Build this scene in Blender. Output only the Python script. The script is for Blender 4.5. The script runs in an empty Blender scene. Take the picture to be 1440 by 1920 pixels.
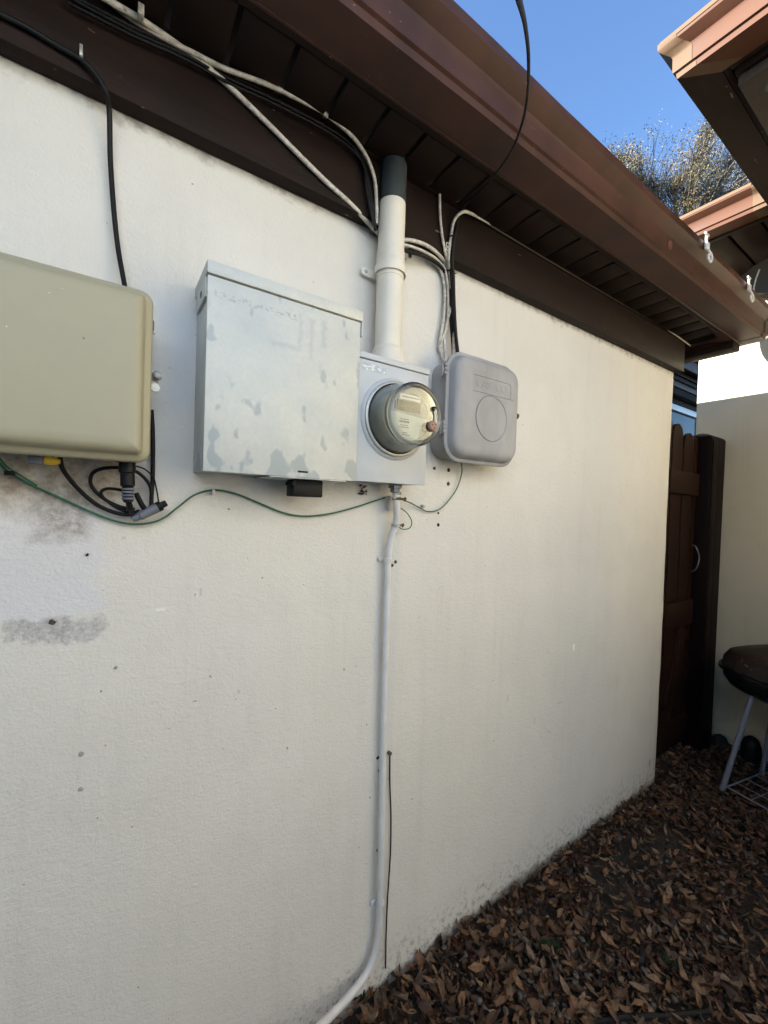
import bpy, bmesh, math, random
import numpy as np
from mathutils import Vector, Matrix, noise as mnoise

random.seed(7); rng = np.random.default_rng(7)
S = bpy.context.scene
COL = S.collection
R_ = math.radians

# ------------------------------------------------------------------ camera
AX_R = Vector((0.82970, -0.55717, 0.03367))
CAM = Vector((0.0, -1.0, 1.47))
YAW, PITCH, ROLL, FPX = R_(33.8652), R_(-1.0320), R_(1.92899), 771.81
fw = Vector((math.sin(YAW)*math.cos(PITCH), math.cos(YAW)*math.cos(PITCH), math.sin(PITCH)))
r0 = Vector((math.cos(YAW), -math.sin(YAW), 0)); u0 = r0.cross(fw)
rt = r0*math.cos(ROLL)+u0*math.sin(ROLL); up = -r0*math.sin(ROLL)+u0*math.cos(ROLL)
cam_d = bpy.data.cameras.new('camera'); cam = bpy.data.objects.new('camera', cam_d); COL.objects.link(cam)
cam.matrix_world = Matrix(((rt.x, up.x, -fw.x, CAM.x), (rt.y, up.y, -fw.y, CAM.y), (rt.z, up.z, -fw.z, CAM.z), (0, 0, 0, 1)))
cam_d.sensor_fit = 'HORIZONTAL'; cam_d.sensor_width = 36; cam_d.lens = 36*FPX/1440
cam_d.clip_start = 0.02; cam_d.clip_end = 500
S.camera = cam
# ------------------------------------------------------------------ sky and sun
SUN = Vector((-1.0, 0.50, 0.58)).normalized()          # towards the sun
sun_el = math.asin(SUN.z); sun_rot = math.atan2(SUN.x, SUN.y)
W = bpy.data.worlds.new('World'); S.world = W; W.use_nodes = True
nt = W.node_tree; nt.nodes.clear()
sk = nt.nodes.new('ShaderNodeTexSky'); sk.sky_type = 'NISHITA'; sk.sun_disc = False
sk.sun_elevation = sun_el; sk.sun_rotation = sun_rot; sk.air_density = 1.0; sk.dust_density = 0.0; sk.ozone_density = 5.0
bg = nt.nodes.new('ShaderNodeBackground'); bg.inputs['Strength'].default_value = 0.052
wo = nt.nodes.new('ShaderNodeOutputWorld')
nt.links.new(sk.outputs[0], bg.inputs[0]); nt.links.new(bg.outputs[0], wo.inputs[0])
sd = bpy.data.lights.new('sun', 'SUN'); sd.energy = 5.0; sd.angle = R_(0.53); sd.color = (1.0, 0.93, 0.82)
so = bpy.data.objects.new('sun', sd); COL.objects.link(so)
so.rotation_euler = (-SUN).to_track_quat('-Z', 'Y').to_euler(); so.location = (-5, 2, 6)
S.view_settings.view_transform = 'Standard'; S.view_settings.look = 'None'
S.view_settings.exposure = 2.84; S.view_settings.gamma = 1.0; S.view_settings.use_curve_mapping = False
S.render.engine = 'CYCLES'; S.cycles.max_bounces = 6; S.cycles.diffuse_bounces = 3; S.cycles.glossy_bounces = 2; S.cycles.transparent_max_bounces = 6
S.cycles.use_adaptive_sampling = True; S.cycles.adaptive_threshold = 0.02

# ------------------------------------------------------------------ survey helpers (photo measurement -> point on a real plane)
def ray(px, py):
    return rt*((px-720)/FPX)+up*((960-py)/FPX)+fw
def P(px, py, y=0.0):
    d = ray(px, py); return CAM+d*((y-CAM.y)/d.y)
def PX(px, py, x):
    d = ray(px, py); return CAM+d*((x-CAM.x)/d.x)
def PZ(px, py, z):
    d = ray(px, py); return CAM+d*((z-CAM.z)/d.z)

# ------------------------------------------------------------------ materials
def nodes(name):
    m = bpy.data.materials.new(name); m.use_nodes = True
    t = m.node_tree; b = t.nodes['Principled BSDF']; return m, t, b
def N(t, kind, **kw):
    n = t.nodes.new(kind)
    for k, v in kw.items():
        if k in n.inputs: n.inputs[k].default_value = v
        else: setattr(n, k, v)
    return n
def ramp(t, src, stops):
    r = t.nodes.new('ShaderNodeValToRGB'); e = r.color_ramp.elements
    while len(e) < len(stops): e.new(0.5)
    for el, (p, c) in zip(e, stops):
        el.position = p; el.color = (c, c, c, 1) if isinstance(c, (int, float)) else (*c, 1)
    t.links.new(src, r.inputs[0]); return r.outputs[0]
def mixc(t, f, a, b, mode='MIX'):
    m = t.nodes.new('ShaderNodeMix'); m.data_type = 'RGBA'; m.blend_type = mode
    for i, v in ((0, f), (6, a), (7, b)):
        if isinstance(v, (int, float)): m.inputs[i].default_value = v if i == 0 else (v, v, v, 1)
        elif isinstance(v, tuple): m.inputs[i].default_value = (*v[:3], 1)
        else: t.links.new(v, m.inputs[i])
    return m.outputs[2]
def math_(t, op, a, b=0.0, c=None):
    m = t.nodes.new('ShaderNodeMath'); m.operation = op
    for i, v in enumerate((a, b, c)):
        if v is None: continue
        if isinstance(v, (int, float)): m.inputs[i].default_value = v
        else: t.links.new(v, m.inputs[i])
    return m.outputs[0]
def coords(t, world=False, scale=(1, 1, 1), loc=(0, 0, 0)):
    if world:
        g = t.nodes.new('ShaderNodeNewGeometry'); o = g.outputs['Position']
    else:
        g = t.nodes.new('ShaderNodeTexCoord'); o = g.outputs['Object']
    mp = t.nodes.new('ShaderNodeMapping'); mp.inputs['Scale'].default_value = scale; mp.inputs['Location'].default_value = loc
    t.links.new(o, mp.inputs[0]); return mp.outputs[0]
def noise(t, vec, scale, detail=4, rough=0.55, dist=0.0):
    n = N(t, 'ShaderNodeTexNoise', Scale=scale, Detail=detail, Roughness=rough, Distortion=dist)
    t.links.new(vec, n.inputs['Vector']); return n.outputs[0]
def bump(t, b, h, strength, dist, prev=None):
    n = N(t, 'ShaderNodeBump', Strength=strength, Distance=dist); t.links.new(h, n.inputs['Height'])
    if prev: t.links.new(prev, n.inputs['Normal'])
    t.links.new(n.outputs[0], b.inputs['Normal']); return n.outputs[0]

def simple(name, c, rough=0.5, metal=0.0, var=0.12, vscale=20, bstr=0.15, bscale=200, bd=0.001, spots=None, spec=0.5, world=True, stretch=(1, 1, 1)):
    m, t, b = nodes(name)
    v = coords(t, world, stretch)
    n1 = noise(t, v, vscale, 5)
    f = ramp(t, n1, [(0.3, 0.0), (0.7, 1.0)])
    dark = tuple(x*(1-var) for x in c); lite = tuple(min(1, x*(1+var)) for x in c)
    base = mixc(t, f, dark, lite)
    if spots:
        sc, sz, colr = spots
        n2 = noise(t, v, sc, 2)
        base = mixc(t, ramp(t, n2, [(sz, 0.0), (sz+0.02, 1.0)]), base, colr)
    t.links.new(base, b.inputs['Base Color'])
    rr = math_(t, 'MULTIPLY_ADD', n1, 0.25, rough-0.12); t.links.new(rr, b.inputs['Roughness'])
    b.inputs['Metallic'].default_value = metal; b.inputs['Specular IOR Level'].default_value = spec
    if bstr: bump(t, b, noise(t, v, bscale, 3), bstr, bd)
    return m

def sd_box(t, vec, cx, cz, hx, hz):
    """soft mask of a box on the wall plane, positive inside"""
    s = t.nodes.new('ShaderNodeSeparateXYZ'); t.links.new(vec, s.inputs[0])
    dx = math_(t, 'SUBTRACT', hx, math_(t, 'ABSOLUTE', math_(t, 'SUBTRACT', s.outputs[0], cx)))
    dz = math_(t, 'SUBTRACT', hz, math_(t, 'ABSOLUTE', math_(t, 'SUBTRACT', s.outputs[2], cz)))
    return math_(t, 'MINIMUM', dx, dz)

def stucco(name, base, marks=False, bs=1.0):
    m, t, b = nodes(name)
    v = coords(t, True)
    big = noise(t, v, 1.6, 4); mid = noise(t, v, 9, 5); fine = noise(t, v, 170, 4, 0.6)
    tro = noise(t, coords(t, True, (20, 20, 34)), 2.2, 4, 0.62, 0.4)      # horizontal trowel strokes
    lo = tuple(x*0.93 for x in base)
    c = mixc(t, ramp(t, big, [(0.35, 0.0), (0.65, 1.0)]), lo, base)
    c = mixc(t, ramp(t, mid, [(0.38, 0.25), (0.6, 0.0)]), c, tuple(x*0.90 for x in base))
    # faint rain streaks and hand-mixed blotches
    stv = noise(t, coords(t, True, (11, 11, 0.7)), 2.0, 3, 0.6)
    c = mixc(t, math_(t, 'MULTIPLY', ramp(t, stv, [(0.52, 0.0), (0.70, 0.30)]), ramp(t, big, [(0.4, 1.0), (0.6, 0.2)])), c, tuple(x*0.78 for x in base))
    c = mixc(t, ramp(t, noise(t, v, 4.3, 3, 0.5), [(0.55, 0.0), (0.62, 0.16)]), c, tuple(x*0.84 for x in base))
    # small pits and specks
    sp = noise(t, v, 62, 1, 0.4)
    c = mixc(t, ramp(t, sp, [(0.79, 0.0), (0.81, 0.5)]), c, (0.18, 0.155, 0.12))
    h = math_(t, 'ADD', math_(t, 'MULTIPLY', fine, 0.45), math_(t, 'MULTIPLY', tro, 0.62))
    pit = ramp(t, sp, [(0.77, 0.0), (0.81, 1.0)])
    h = math_(t, 'SUBTRACT', h, math_(t, 'MULTIPLY', pit, 1.5))
    if marks:
        g = t.nodes.new('ShaderNodeNewGeometry')
        wob = t.nodes.new('ShaderNodeVectorMath'); wob.operation = 'MULTIPLY_ADD'
        nz = N(t, 'ShaderNodeTexNoise', Scale=14.0, Detail=6.0, Roughness=0.65); t.links.new(g.outputs['Position'], nz.inputs['Vector'])
        wob.inputs[1].default_value = (0.10, 0.0, 0.10); t.links.new(nz.outputs['Color'], wob.inputs[0])
        off = t.nodes.new('ShaderNodeVectorMath'); off.operation = 'SUBTRACT'; off.inputs[1].default_value = (0.05, 0, 0.05)
        t.links.new(g.outputs['Position'], off.inputs[0]); t.links.new(off.outputs[0], wob.inputs[2]); wv = wob.outputs[0]
        def area(cx, cz, hx, hz, soft, colr, amt, vec=wv, rough=None):
            nonlocal c
            d = sd_box(t, vec, cx, cz, hx, hz)
            k = ramp(t, math_(t, 'ADD', math_(t, 'MULTIPLY', d, 1.0/soft), 0.5), [(0.0, 0.0), (1.0, amt)])
            if rough is not None:
                k = math_(t, 'MULTIPLY', k, ramp(t, noise(t, v, rough, 4, 0.7), [(0.35, 0.25), (0.6, 1.0)]))
            c = mixc(t, k, c, colr); return k
        wb2 = t.nodes.new('ShaderNodeVectorMath'); wb2.operation = 'MULTIPLY_ADD'; wb2.inputs[1].default_value = (0.016, 0, 0.016); t.links.new(nz.outputs['Color'], wb2.inputs[0])
        of2 = t.nodes.new('ShaderNodeVectorMath'); of2.operation = 'SUBTRACT'; of2.inputs[1].default_value = (.008, 0, .008); t.links.new(g.outputs['Position'], of2.inputs[0]); t.links.new(of2.outputs[0], wb2.inputs[2]); small = wb2.outputs[0]
        area(-0.10, 1.34, 0.095, 0.105, 0.022, (0.62, 0.63, 0.675), 0.62)                     # filled patch, bluish white
        area(-0.08, 1.50, 0.13, 0.055, 0.05, (0.30, 0.24, 0.175), 0.95, rough=30)            # brown rusty stain under the tan box
        area(-0.075, 1.43, 0.04, 0.05, 0.03, (0.30, 0.27, 0.24), 0.85, rough=60)
        k1 = area(-0.105, 1.212, 0.045, 0.026, 0.010, (0.33, 0.33, 0.335), 0.85, rough=90)       # bare grey render
        k2 = area(-0.035, 1.205, 0.035, 0.018, 0.010, (0.35, 0.35, 0.355), 0.8, rough=90)
        area(0.13, 1.77, 0.035, 0.11, 0.05, (0.52, 0.56, 0.60), 0.8)                         # grey overspray beside the steel panel
        area(0.115, 1.60, 0.03, 0.10, 0.06, (0.58, 0.60, 0.62), 0.5)
        area(0.86, 1.93, 0.05, 0.03, 0.05, (0.52, 0.55, 0.60), 0.6)
        area(0.715, 1.0, 0.016, 0.42, 0.012, (0.50, 0.54, 0.57), 0.35, vec=v)                # paint line beside conduit
        for px, py, hx, hz, cc, am in ((952, 1310, .0016, .010, (.2, .18, .16), .55), (1003, 1352, .0014, .012, (.2, .18, .16), .5), (1050, 1318, .018, .0012, (.25, .23, .2), .5), (1028, 1222, .0012, .010, (.25, .23, .2), .4), (1075, 1214, .006, .012, (.93, .92, .9), .9), (905, 1660, .012, .006, (.25, .22, .19), .5), (1218, 1430, .01, .02, (.2, .17, .15), .5), (300, 1142, .008, .002, (.9, .9, .9), .8), (447, 1296, .002, .003, (.2, .2, .2), .5), (376, 1108, .0012, .006, (.25, .25, .25), .6), (232, 1010, .002, .002, (.2, .2, .2), .5)):  # scratches and scuffs; the brightest white one is a painted sun glint
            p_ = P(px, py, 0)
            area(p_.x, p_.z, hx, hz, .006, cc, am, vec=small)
        # dirt splashed up from the ground and grime under the board
        s = t.nodes.new('ShaderNodeSeparateXYZ'); t.links.new(wv, s.inputs[0])
        low = ramp(t, s.outputs[2], [(0.0, 1.0), (0.16, 0.0)])
        low = math_(t, 'MULTIPLY', low, ramp(t, noise(t, v, 48, 4, 0.75), [(0.50, 0.0), (0.62, 0.8)]))
        c = mixc(t, low, c, (0.14, 0.11, 0.085))
        low2 = math_(t, 'MULTIPLY', ramp(t, s.outputs[2], [(0.0, 0.9), (0.03, 0.0)]), 0.8)
        c = mixc(t, low2, c, (0.08, 0.06, 0.045))
        hi = math_(t, 'MULTIPLY', math_(t, 'SUBTRACT', s.outputs[2], 2.20), 30.0)
        hi = math_(t, 'MULTIPLY', ramp(t, hi, [(0.3, 0.0), (1.0, 0.55)]), ramp(t, noise(t, v, 40, 3), [(0.4, 0.1), (0.6, 1.0)]))
        c = mixc(t, hi, c, (0.16, 0.13, 0.10))
    t.links.new(c, b.inputs['Base Color']); b.inputs['Roughness'].default_value = 0.72; b.inputs['Specular IOR Level'].default_value = 0.35
    bump(t, b, h, 0.75*bs, 0.004)
    return m

M = {}
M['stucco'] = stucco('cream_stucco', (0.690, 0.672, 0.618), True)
M['stucco2'] = stucco('neighbour_stucco', (0.66, 0.60, 0.45), False, 0.8)
M['stucco3'] = stucco('dark_stucco', (0.060, 0.047, 0.035), False, 1.5)  # much darker stucco, for the porch beam
M['screenwall'] = simple('screen_wall_paint', (0.42, 0.36, 0.25), 0.7, var=0.04)  # colour of the added screen wall, warmed for its bounce
M['bouncewall'] = simple('bounce_wall_paint', (0.57, 0.64, 0.72), 0.7, var=0.03)  # colour of the unseen opposite wall, cooled to tint its bounce
M['brown'] = simple('brown_paint', (0.0165, 0.0100, 0.0078), 0.62, spec=0.12, var=0.35, vscale=14, bstr=0.35, bscale=60, bd=0.003, spots=(55, 0.74, (0.22, 0.16, 0.12)), stretch=(0.35, 1, 1.6))
M['brown_vinyl'] = simple('brown_vinyl', (0.0185, 0.0108, 0.0085), 0.6, spec=0.12, var=0.2, vscale=8, bstr=0.12, bscale=120)
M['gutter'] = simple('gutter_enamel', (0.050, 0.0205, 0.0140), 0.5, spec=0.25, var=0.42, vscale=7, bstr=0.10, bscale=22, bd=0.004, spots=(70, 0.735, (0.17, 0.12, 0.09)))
M['gutter_lit'] = simple('gutter_enamel_sunlit', (0.072, 0.032, 0.0195), 0.55, spec=0.08, var=0.14, vscale=6, bstr=0.06, bscale=40, bd=0.003)  # lighter copy of the gutter enamel, sunlight put into the colour
M['lap_and_lit_lip'] = simple('cream_joint_lit_lip', (0.092, 0.060, 0.038), 0.6, spec=0.08)
M['black'] = simple('black_rubber', (0.0065, 0.0065, 0.007), 0.5, spec=0.22, var=0.3, vscale=60, bstr=0.1)
M['dark_void'] = simple('dark_cavity', (0.01, 0.008, 0.007), 0.9, bstr=0)
M['white_cable'] = simple('white_cable', (0.52, 0.49, 0.43), 0.5, var=0.35, vscale=90, bstr=0.2, bscale=150, spots=(140, 0.68, (0.10, 0.085, 0.07)))
M['pvc'] = simple('painted_pvc', (0.70, 0.665, 0.575), 0.45, var=0.05, vscale=18, bstr=0.08, bscale=90)
M['conduit'] = simple('conduit_paint', (0.62, 0.62, 0.61), 0.42, var=0.07, vscale=26, bstr=0.12, bscale=110)
M['dark_pipe'] = simple('dark_slate_pipe', (0.035, 0.045, 0.048), 0.5, var=0.25, vscale=30, bstr=0.2, bscale=120)
M['socket'] = simple('grey_enamel', (0.49, 0.52, 0.54), 0.38, var=0.06, vscale=10, bstr=0.04)
M['tan'] = simple('tan_plastic', (0.345, 0.325, 0.225), 0.48, var=0.05, vscale=5, bstr=0.05, bscale=300, spots=(48, 0.79, (0.55, 0.52, 0.42)))
M['greyplastic'] = simple('weathered_grey_plastic', (0.31, 0.31, 0.312), 0.62, var=0.16, vscale=13, bstr=0.12, bscale=180, stretch=(1, 1, 0.5))
M['steel'] = simple('steel', (0.22, 0.22, 0.22), 0.4, 0.6, var=0.3, vscale=80, bstr=0.2)
M['rust'] = simple('rusty_metal', (0.10, 0.065, 0.045), 0.8, 0.2, var=0.5, vscale=90, bstr=0.4)
M['green'] = simple('green_wire', (0.012, 0.115, 0.060), 0.4, var=0.3, vscale=120, bstr=0.05)
M['yellow'] = simple('yellow_plastic', (0.62, 0.42, 0.02), 0.45, bstr=0)
M['bluegrey'] = simple('grey_connector', (0.13, 0.145, 0.18), 0.5, bstr=0.1)
M['white'] = simple('white_plastic', (0.62, 0.61, 0.58), 0.4, var=0.05, bstr=0.05)
M['silver'] = simple('pale_metal', (0.40, 0.41, 0.39), 0.35, 0.4, var=0.1, vscale=60)
M['gate'] = simple('gate_stain', (0.016, 0.0062, 0.0034), 0.7, spec=0.12, var=0.5, vscale=8, bstr=0.5, bscale=24, bd=0.004, stretch=(6, 6, 0.6))
M['post'] = simple('post_stain', (0.0048, 0.0017, 0.0010), 0.6, spec=0.12, var=0.5, vscale=8, bstr=0.5, bscale=24, bd=0.004, stretch=(6, 6, 0.6), spots=(33, 0.79, (0.12, 0.11, 0.10)))
M['grill'] = simple('grill_enamel', (0.004, 0.004, 0.0045), 0.3, spec=0.3, var=0.3, vscale=40, bstr=0.05, spots=(26, 0.70, (0.06, 0.035, 0.024)))
M['grill_lid'] = simple('grill_lid_dusty', (0.016, 0.010, 0.008), 0.5, spec=0.3, var=0.5, vscale=22, bstr=0.1, spots=(34, 0.66, (0.09, 0.03, 0.02)))
M['legwhite'] = simple('white_leg', (0.17, 0.18, 0.22), 0.5, var=0.12, vscale=50)
M['lcd'] = simple('lcd', (0.07, 0.08, 0.06), 0.2, var=0.08, bstr=0)
M['meter_face'] = simple('meter_face', (0.27, 0.29, 0.28), 0.4, var=0.08, vscale=70, bstr=0)
M['meter_white'] = simple('meter_nameplate', (0.44, 0.47, 0.46), 0.4, var=0.04, bstr=0)
M['ink'] = simple('ink', (0.10, 0.11, 0.10), 0.6, bstr=0)
M['meter_body'] = simple('meter_body', (0.66, 0.68, 0.66), 0.3, var=0.16, vscale=18, bstr=0.05)
M['winframe'] = simple('window_vinyl', (0.80, 0.84, 0.88), 0.4, var=0.04, bstr=0)
M['dish'] = simple('dish_paint', (0.045, 0.036, 0.023), 0.5, var=0.1, bstr=0.05)
M['shingle'] = simple('shingle', (0.10, 0.085, 0.07), 0.9, var=0.4, vscale=20, bstr=0.6, bscale=60, bd=0.004)
M['bark'] = simple('bark', (0.085, 0.078, 0.066), 0.85, var=0.4, vscale=3, bstr=0.6, bscale=12, bd=0.02)
M['moss'] = simple('moss', (0.012, 0.026, 0.006), 0.8, var=0.4, vscale=60, bstr=0)
M['soft_tie'] = M['black']

def glass(name, tint, mixf, rough=0.05):
    m, t, b = nodes(name)
    tr = t.nodes.new('ShaderNodeBsdfTransparent'); tr.inputs[0].default_value = (*tint, 1)
    gl = t.nodes.new('ShaderNodeBsdfGlossy'); gl.inputs['Roughness'].default_value = rough
    mx = t.nodes.new('ShaderNodeMixShader'); fr = N(t, 'ShaderNodeFresnel', IOR=1.5)
    f = math_(t, 'MULTIPLY', fr.outputs[0], mixf); t.links.new(f, mx.inputs[0])
    t.links.new(tr.outputs[0], mx.inputs[1]); t.links.new(gl.outputs[0], mx.inputs[2])
    t.links.new(mx.outputs[0], t.nodes['Material Output'].inputs[0]); return m
M['glass'] = glass('clear_glass', (0.93, 0.95, 0.93), 0.5)
m, t, b = nodes('window_glass'); b.inputs['Base Color'].default_value = (0.006, 0.020, 0.024, 1); b.inputs['Roughness'].default_value = 0.15; b.inputs['Specular IOR Level'].default_value = 0.15
M['pane'] = m

def galvanised():
    m, t, b = nodes('galvanised_steel')
    v = coords(t, True)
    n1 = noise(t, v, 7, 5); n2 = noise(t, v, 26, 3, 0.5); n3 = noise(t, v, 120, 3)
    c = mixc(t, ramp(t, n1, [(0.35, 0.0), (0.65, 1.0)]), (0.49, 0.52, 0.50), (0.59, 0.60, 0.55))
    c = mixc(t, ramp(t, n3, [(0.4, 0.12), (0.6, 0.0)]), c, (0.36, 0.39, 0.40))
    s = t.nodes.new('ShaderNodeSeparateXYZ'); t.links.new(v, s.inputs[0])
    # darker water blotches along the bottom edge
    low = ramp(t, math_(t, 'MULTIPLY', math_(t, 'SUBTRACT', s.outputs[2], 1.525), 10.0), [(0.0, 0.215), (0.8, 0.0)])
    nb = N(t, 'ShaderNodeTexNoise', Scale=34.0, Detail=2.0, Roughness=0.35); t.links.new(coords(t, True, (1.0, 1.0, 0.62)), nb.inputs['Vector'])
    k = ramp(t, math_(t, 'ADD', nb.outputs[0], low), [(0.665, 0.0), (0.72, 0.75)])
    c = mixc(t, k, c, (0.33, 0.375, 0.39))
    # two runs below the hood and a few faint smears
    for cx, w, z0, z1 in ((0.345, 0.0045, 1.80, 1.885), (0.372, 0.005, 1.79, 1.88), (0.402, 0.007, 1.82, 1.885), (0.31, 0.030, 1.80, 1.812), (0.395, 0.004, 1.765, 1.79), (0.41, 0.004, 1.73, 1.75)):
        wv = t.nodes.new('ShaderNodeVectorMath'); wv.operation = 'MULTIPLY_ADD'; wv.inputs[1].default_value = (0.016, 0, 0.016)
        nn = N(t, 'ShaderNodeTexNoise', Scale=70.0, Detail=3.0); t.links.new(v, nn.inputs['Vector']); t.links.new(nn.outputs['Color'], wv.inputs[0]); t.links.new(v, wv.inputs[2])
        d = sd_box(t, wv.outputs[0], cx+0.008, (z0+z1)/2+0.008, w, (z1-z0)/2)
        kk = ramp(t, math_(t, 'MULTIPLY_ADD', d, 130.0, 0.35), [(0.0, 0.0), (1.0, 0.45)])
        c = mixc(t, kk, c, (0.36, 0.40, 0.41))
    # faded stencil remains
    pr = N(t, 'ShaderNodeTexNoise', Scale=150.0, Detail=2.0); t.links.new(coords(t, True, (1, 1, 1.6)), pr.inputs['Vector'])
    d = sd_box(t, v, 0.255, 1.872, 0.09, 0.008)
    kk = math_(t, 'MULTIPLY', ramp(t, math_(t, 'MULTIPLY', d, 400.0), [(0.0, 0.0), (1.0, 1.0)]), ramp(t, pr.outputs[0], [(0.52, 0.0), (0.58, 0.5)]))
    c = mixc(t, kk, c, (0.27, 0.29, 0.29))
    t.links.new(c, b.inputs['Base Color']); b.inputs['Metallic'].default_value = 0.12
    t.links.new(math_(t, 'MULTIPLY_ADD', n2, 0.3, 0.38), b.inputs['Roughness'])
    bump(t, b, n2, 0.06, 0.003)
    return m
M['galv'] = galvanised()

def leaf_mat(name, rand=False):
    m, t, b = nodes(name)
    if rand:
        oi = t.nodes.new('ShaderNodeObjectInfo'); src = oi.outputs['Random']
        c = ramp(t, src, [(0.0, (0.045, 0.022, 0.012)), (0.35, (0.11, 0.055, 0.027)), (0.7, (0.20, 0.11, 0.056)), (1.0, (0.15, 0.105, 0.067))])
    else:
        a = t.nodes.new('ShaderNodeVertexColor'); a.layer_name = 'Col'; c = a.outputs[0]
    n = noise(t, coords(t, True), 90, 3)
    c = mixc(t, ramp(t, n, [(0.35, 0.45), (0.6, 0.0)]), c, (0.02, 0.012, 0.008))
    t.links.new(c, b.inputs['Base Color']); b.inputs['Roughness'].default_value = 0.6; b.inputs['Specular IOR Level'].default_value = 0.3
    return m
M['leaf'] = leaf_mat('dry_leaf'); M['leaf1'] = leaf_mat('dry_leaf_single', True)
def soil():
    m, t, b = nodes('soil'); v = coords(t, True)
    n1 = noise(t, v, 6, 5); n2 = noise(t, v, 55, 5, 0.7)
    c = mixc(t, ramp(t, n1, [(0.35, 0.0), (0.65, 1.0)]), (0.010, 0.007, 0.005), (0.024, 0.017, 0.012))
    c = mixc(t, ramp(t, n2, [(0.58, 0.0), (0.66, 0.7)]), c, (0.03, 0.022, 0.016))
    t.links.new(c, b.inputs['Base Color']); b.inputs['Roughness'].default_value = 0.9
    bump(t, b, n2, 0.8, 0.01); return m
M['soil'] = soil()
def foliage():
    m, t, b = nodes('tree_leaf')
    a = t.nodes.new('ShaderNodeVertexColor'); a.layer_name = 'Col'
    t.links.new(a.outputs[0], b.inputs['Base Color']); b.inputs['Roughness'].default_value = 0.5
    return m
M['foliage'] = foliage(); M['foliage'].node_tree.nodes['Principled BSDF'].inputs['Specular IOR Level'].default_value = 0.08
M['joint'] = simple('grey_brown_cable', (0.20, 0.17, 0.14), 0.5, bstr=0)  # pale grey brown, for the thin run along the soffit joint

# ------------------------------------------------------------------ mesh helpers
def tag(o, label=None, cat=None, group=None, kind=None):
    for k, v in (('label', label), ('category', cat), ('group', group), ('kind', kind)):
        if v: o[k] = v
    return o
def empty(name, loc, label=None, cat=None, group=None):
    o = bpy.data.objects.new(name, None); o.empty_display_size = 0.05; o.location = loc; COL.objects.link(o)
    return tag(o, label, cat, group)
def rel(o, parent):
    if parent is not None:
        o.parent = parent
        p = Vector((0, 0, 0)); q = parent
        while q is not None: p += Vector(q.location); q = q.parent
        o.location = Vector(o.location)-p
def link(me, name, mat, parent=None, smooth=None):
    o = bpy.data.objects.new(name, me); COL.objects.link(o)
    if mat: me.materials.append(mat)
    rel(o, parent)
    if smooth is not None and len(me.polygons):
        me.polygons.foreach_set('use_smooth', [True]*len(me.polygons))
        me.set_sharp_from_angle(angle=R_(smooth))
    return o
class MB:
    def __init__(s): s.bm = bmesh.new()
    def poly(s, vs, faces):
        v = [s.bm.verts.new(p) for p in vs]
        for f in faces:
            try: s.bm.faces.new([v[i] for i in f])
            except ValueError: pass
        return v
    def box(s, a, b, mtx=None):
        (x0, y0, z0), (x1, y1, z1) = a, b
        vs = [Vector(p) for p in ((x0, y0, z0), (x1, y0, z0), (x1, y1, z0), (x0, y1, z0), (x0, y0, z1), (x1, y0, z1), (x1, y1, z1), (x0, y1, z1))]
        if mtx: vs = [mtx @ v for v in vs]
        s.poly(vs, [(3, 2, 1, 0), (4, 5, 6, 7), (0, 1, 5, 4), (1, 2, 6, 5), (2, 3, 7, 6), (3, 0, 4, 7)]); return s
    def rings(s, rs, cap=True, close=True):
        vv = [[s.bm.verts.new(p) for p in r] for r in rs]
        n = len(vv[0])
        for a, b in zip(vv, vv[1:]):
            for i in range(n if close else n-1):
                j = (i+1) % n
                try: s.bm.faces.new((a[i], a[j], b[j], b[i]))
                except ValueError: pass
        if cap:
            try: s.bm.faces.new(list(reversed(vv[0]))); s.bm.faces.new(vv[-1])
            except ValueError: pass
        return s
    def lathe(s, c, axis, prof, n=32, cap=True):
        """prof: (distance along axis, radius)"""
        ax = Vector(axis).normalized(); a = ax.orthogonal().normalized(); b = ax.cross(a); c = Vector(c)
        return s.rings([[c+ax*d+(a*math.cos(2*math.pi*i/n)+b*math.sin(2*math.pi*i/n))*r for i in range(n)] for d, r in prof], cap)
    def cyl(s, p, q, r, n=16, r2=None):
        p, q = Vector(p), Vector(q); L = (q-p).length
        return s.lathe(p, q-p, [(0, r), (L, r if r2 is None else r2)], n)
    def tube(s, pts, r, n=10, cap=True):
        pts = [Vector(p) for p in pts]; tn = []
        for i in range(len(pts)):
            d = pts[min(i+1, len(pts)-1)]-pts[max(i-1, 0)]; tn.append(d.normalized())
        nrm = tn[0].orthogonal().normalized(); rs = []
        for i, (p, tt) in enumerate(zip(pts, tn)):
            nrm = (nrm-tt*nrm.dot(tt)).normalized(); bn = tt.cross(nrm)
            rr = r[min(i, len(r)-1)] if isinstance(r, (list, tuple)) else r
            rs.append([p+(nrm*math.cos(2*math.pi*k/n)+bn*math.sin(2*math.pi*k/n))*rr for k in range(n)])
        return s.rings(rs, cap)
    def extrude(s, prof, A, B, out):
        """closed profile (o, z) swept from A to B; o runs along 'out'"""
        out = Vector(out); A = Vector(A); B = Vector(B)
        return s.rings([[p+out*o+Vector((0, 0, z)) for o, z in prof] for p in (A, B)])
    def build(s, name, mat, parent=None, bevel=0, seg=2, smooth=35):
        bmesh.ops.recalc_face_normals(s.bm, faces=s.bm.faces)
        if bevel:
            es = [e for e in s.bm.edges if len(e.link_faces) == 2 and e.calc_face_angle(0) > 0.5]
            bmesh.ops.bevel(s.bm, geom=es, offset=bevel, segments=seg, affect='EDGES', profile=0.5)
        me = bpy.data.meshes.new(name); s.bm.to_mesh(me); s.bm.free()
        return link(me, name, mat, parent, smooth)
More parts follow.
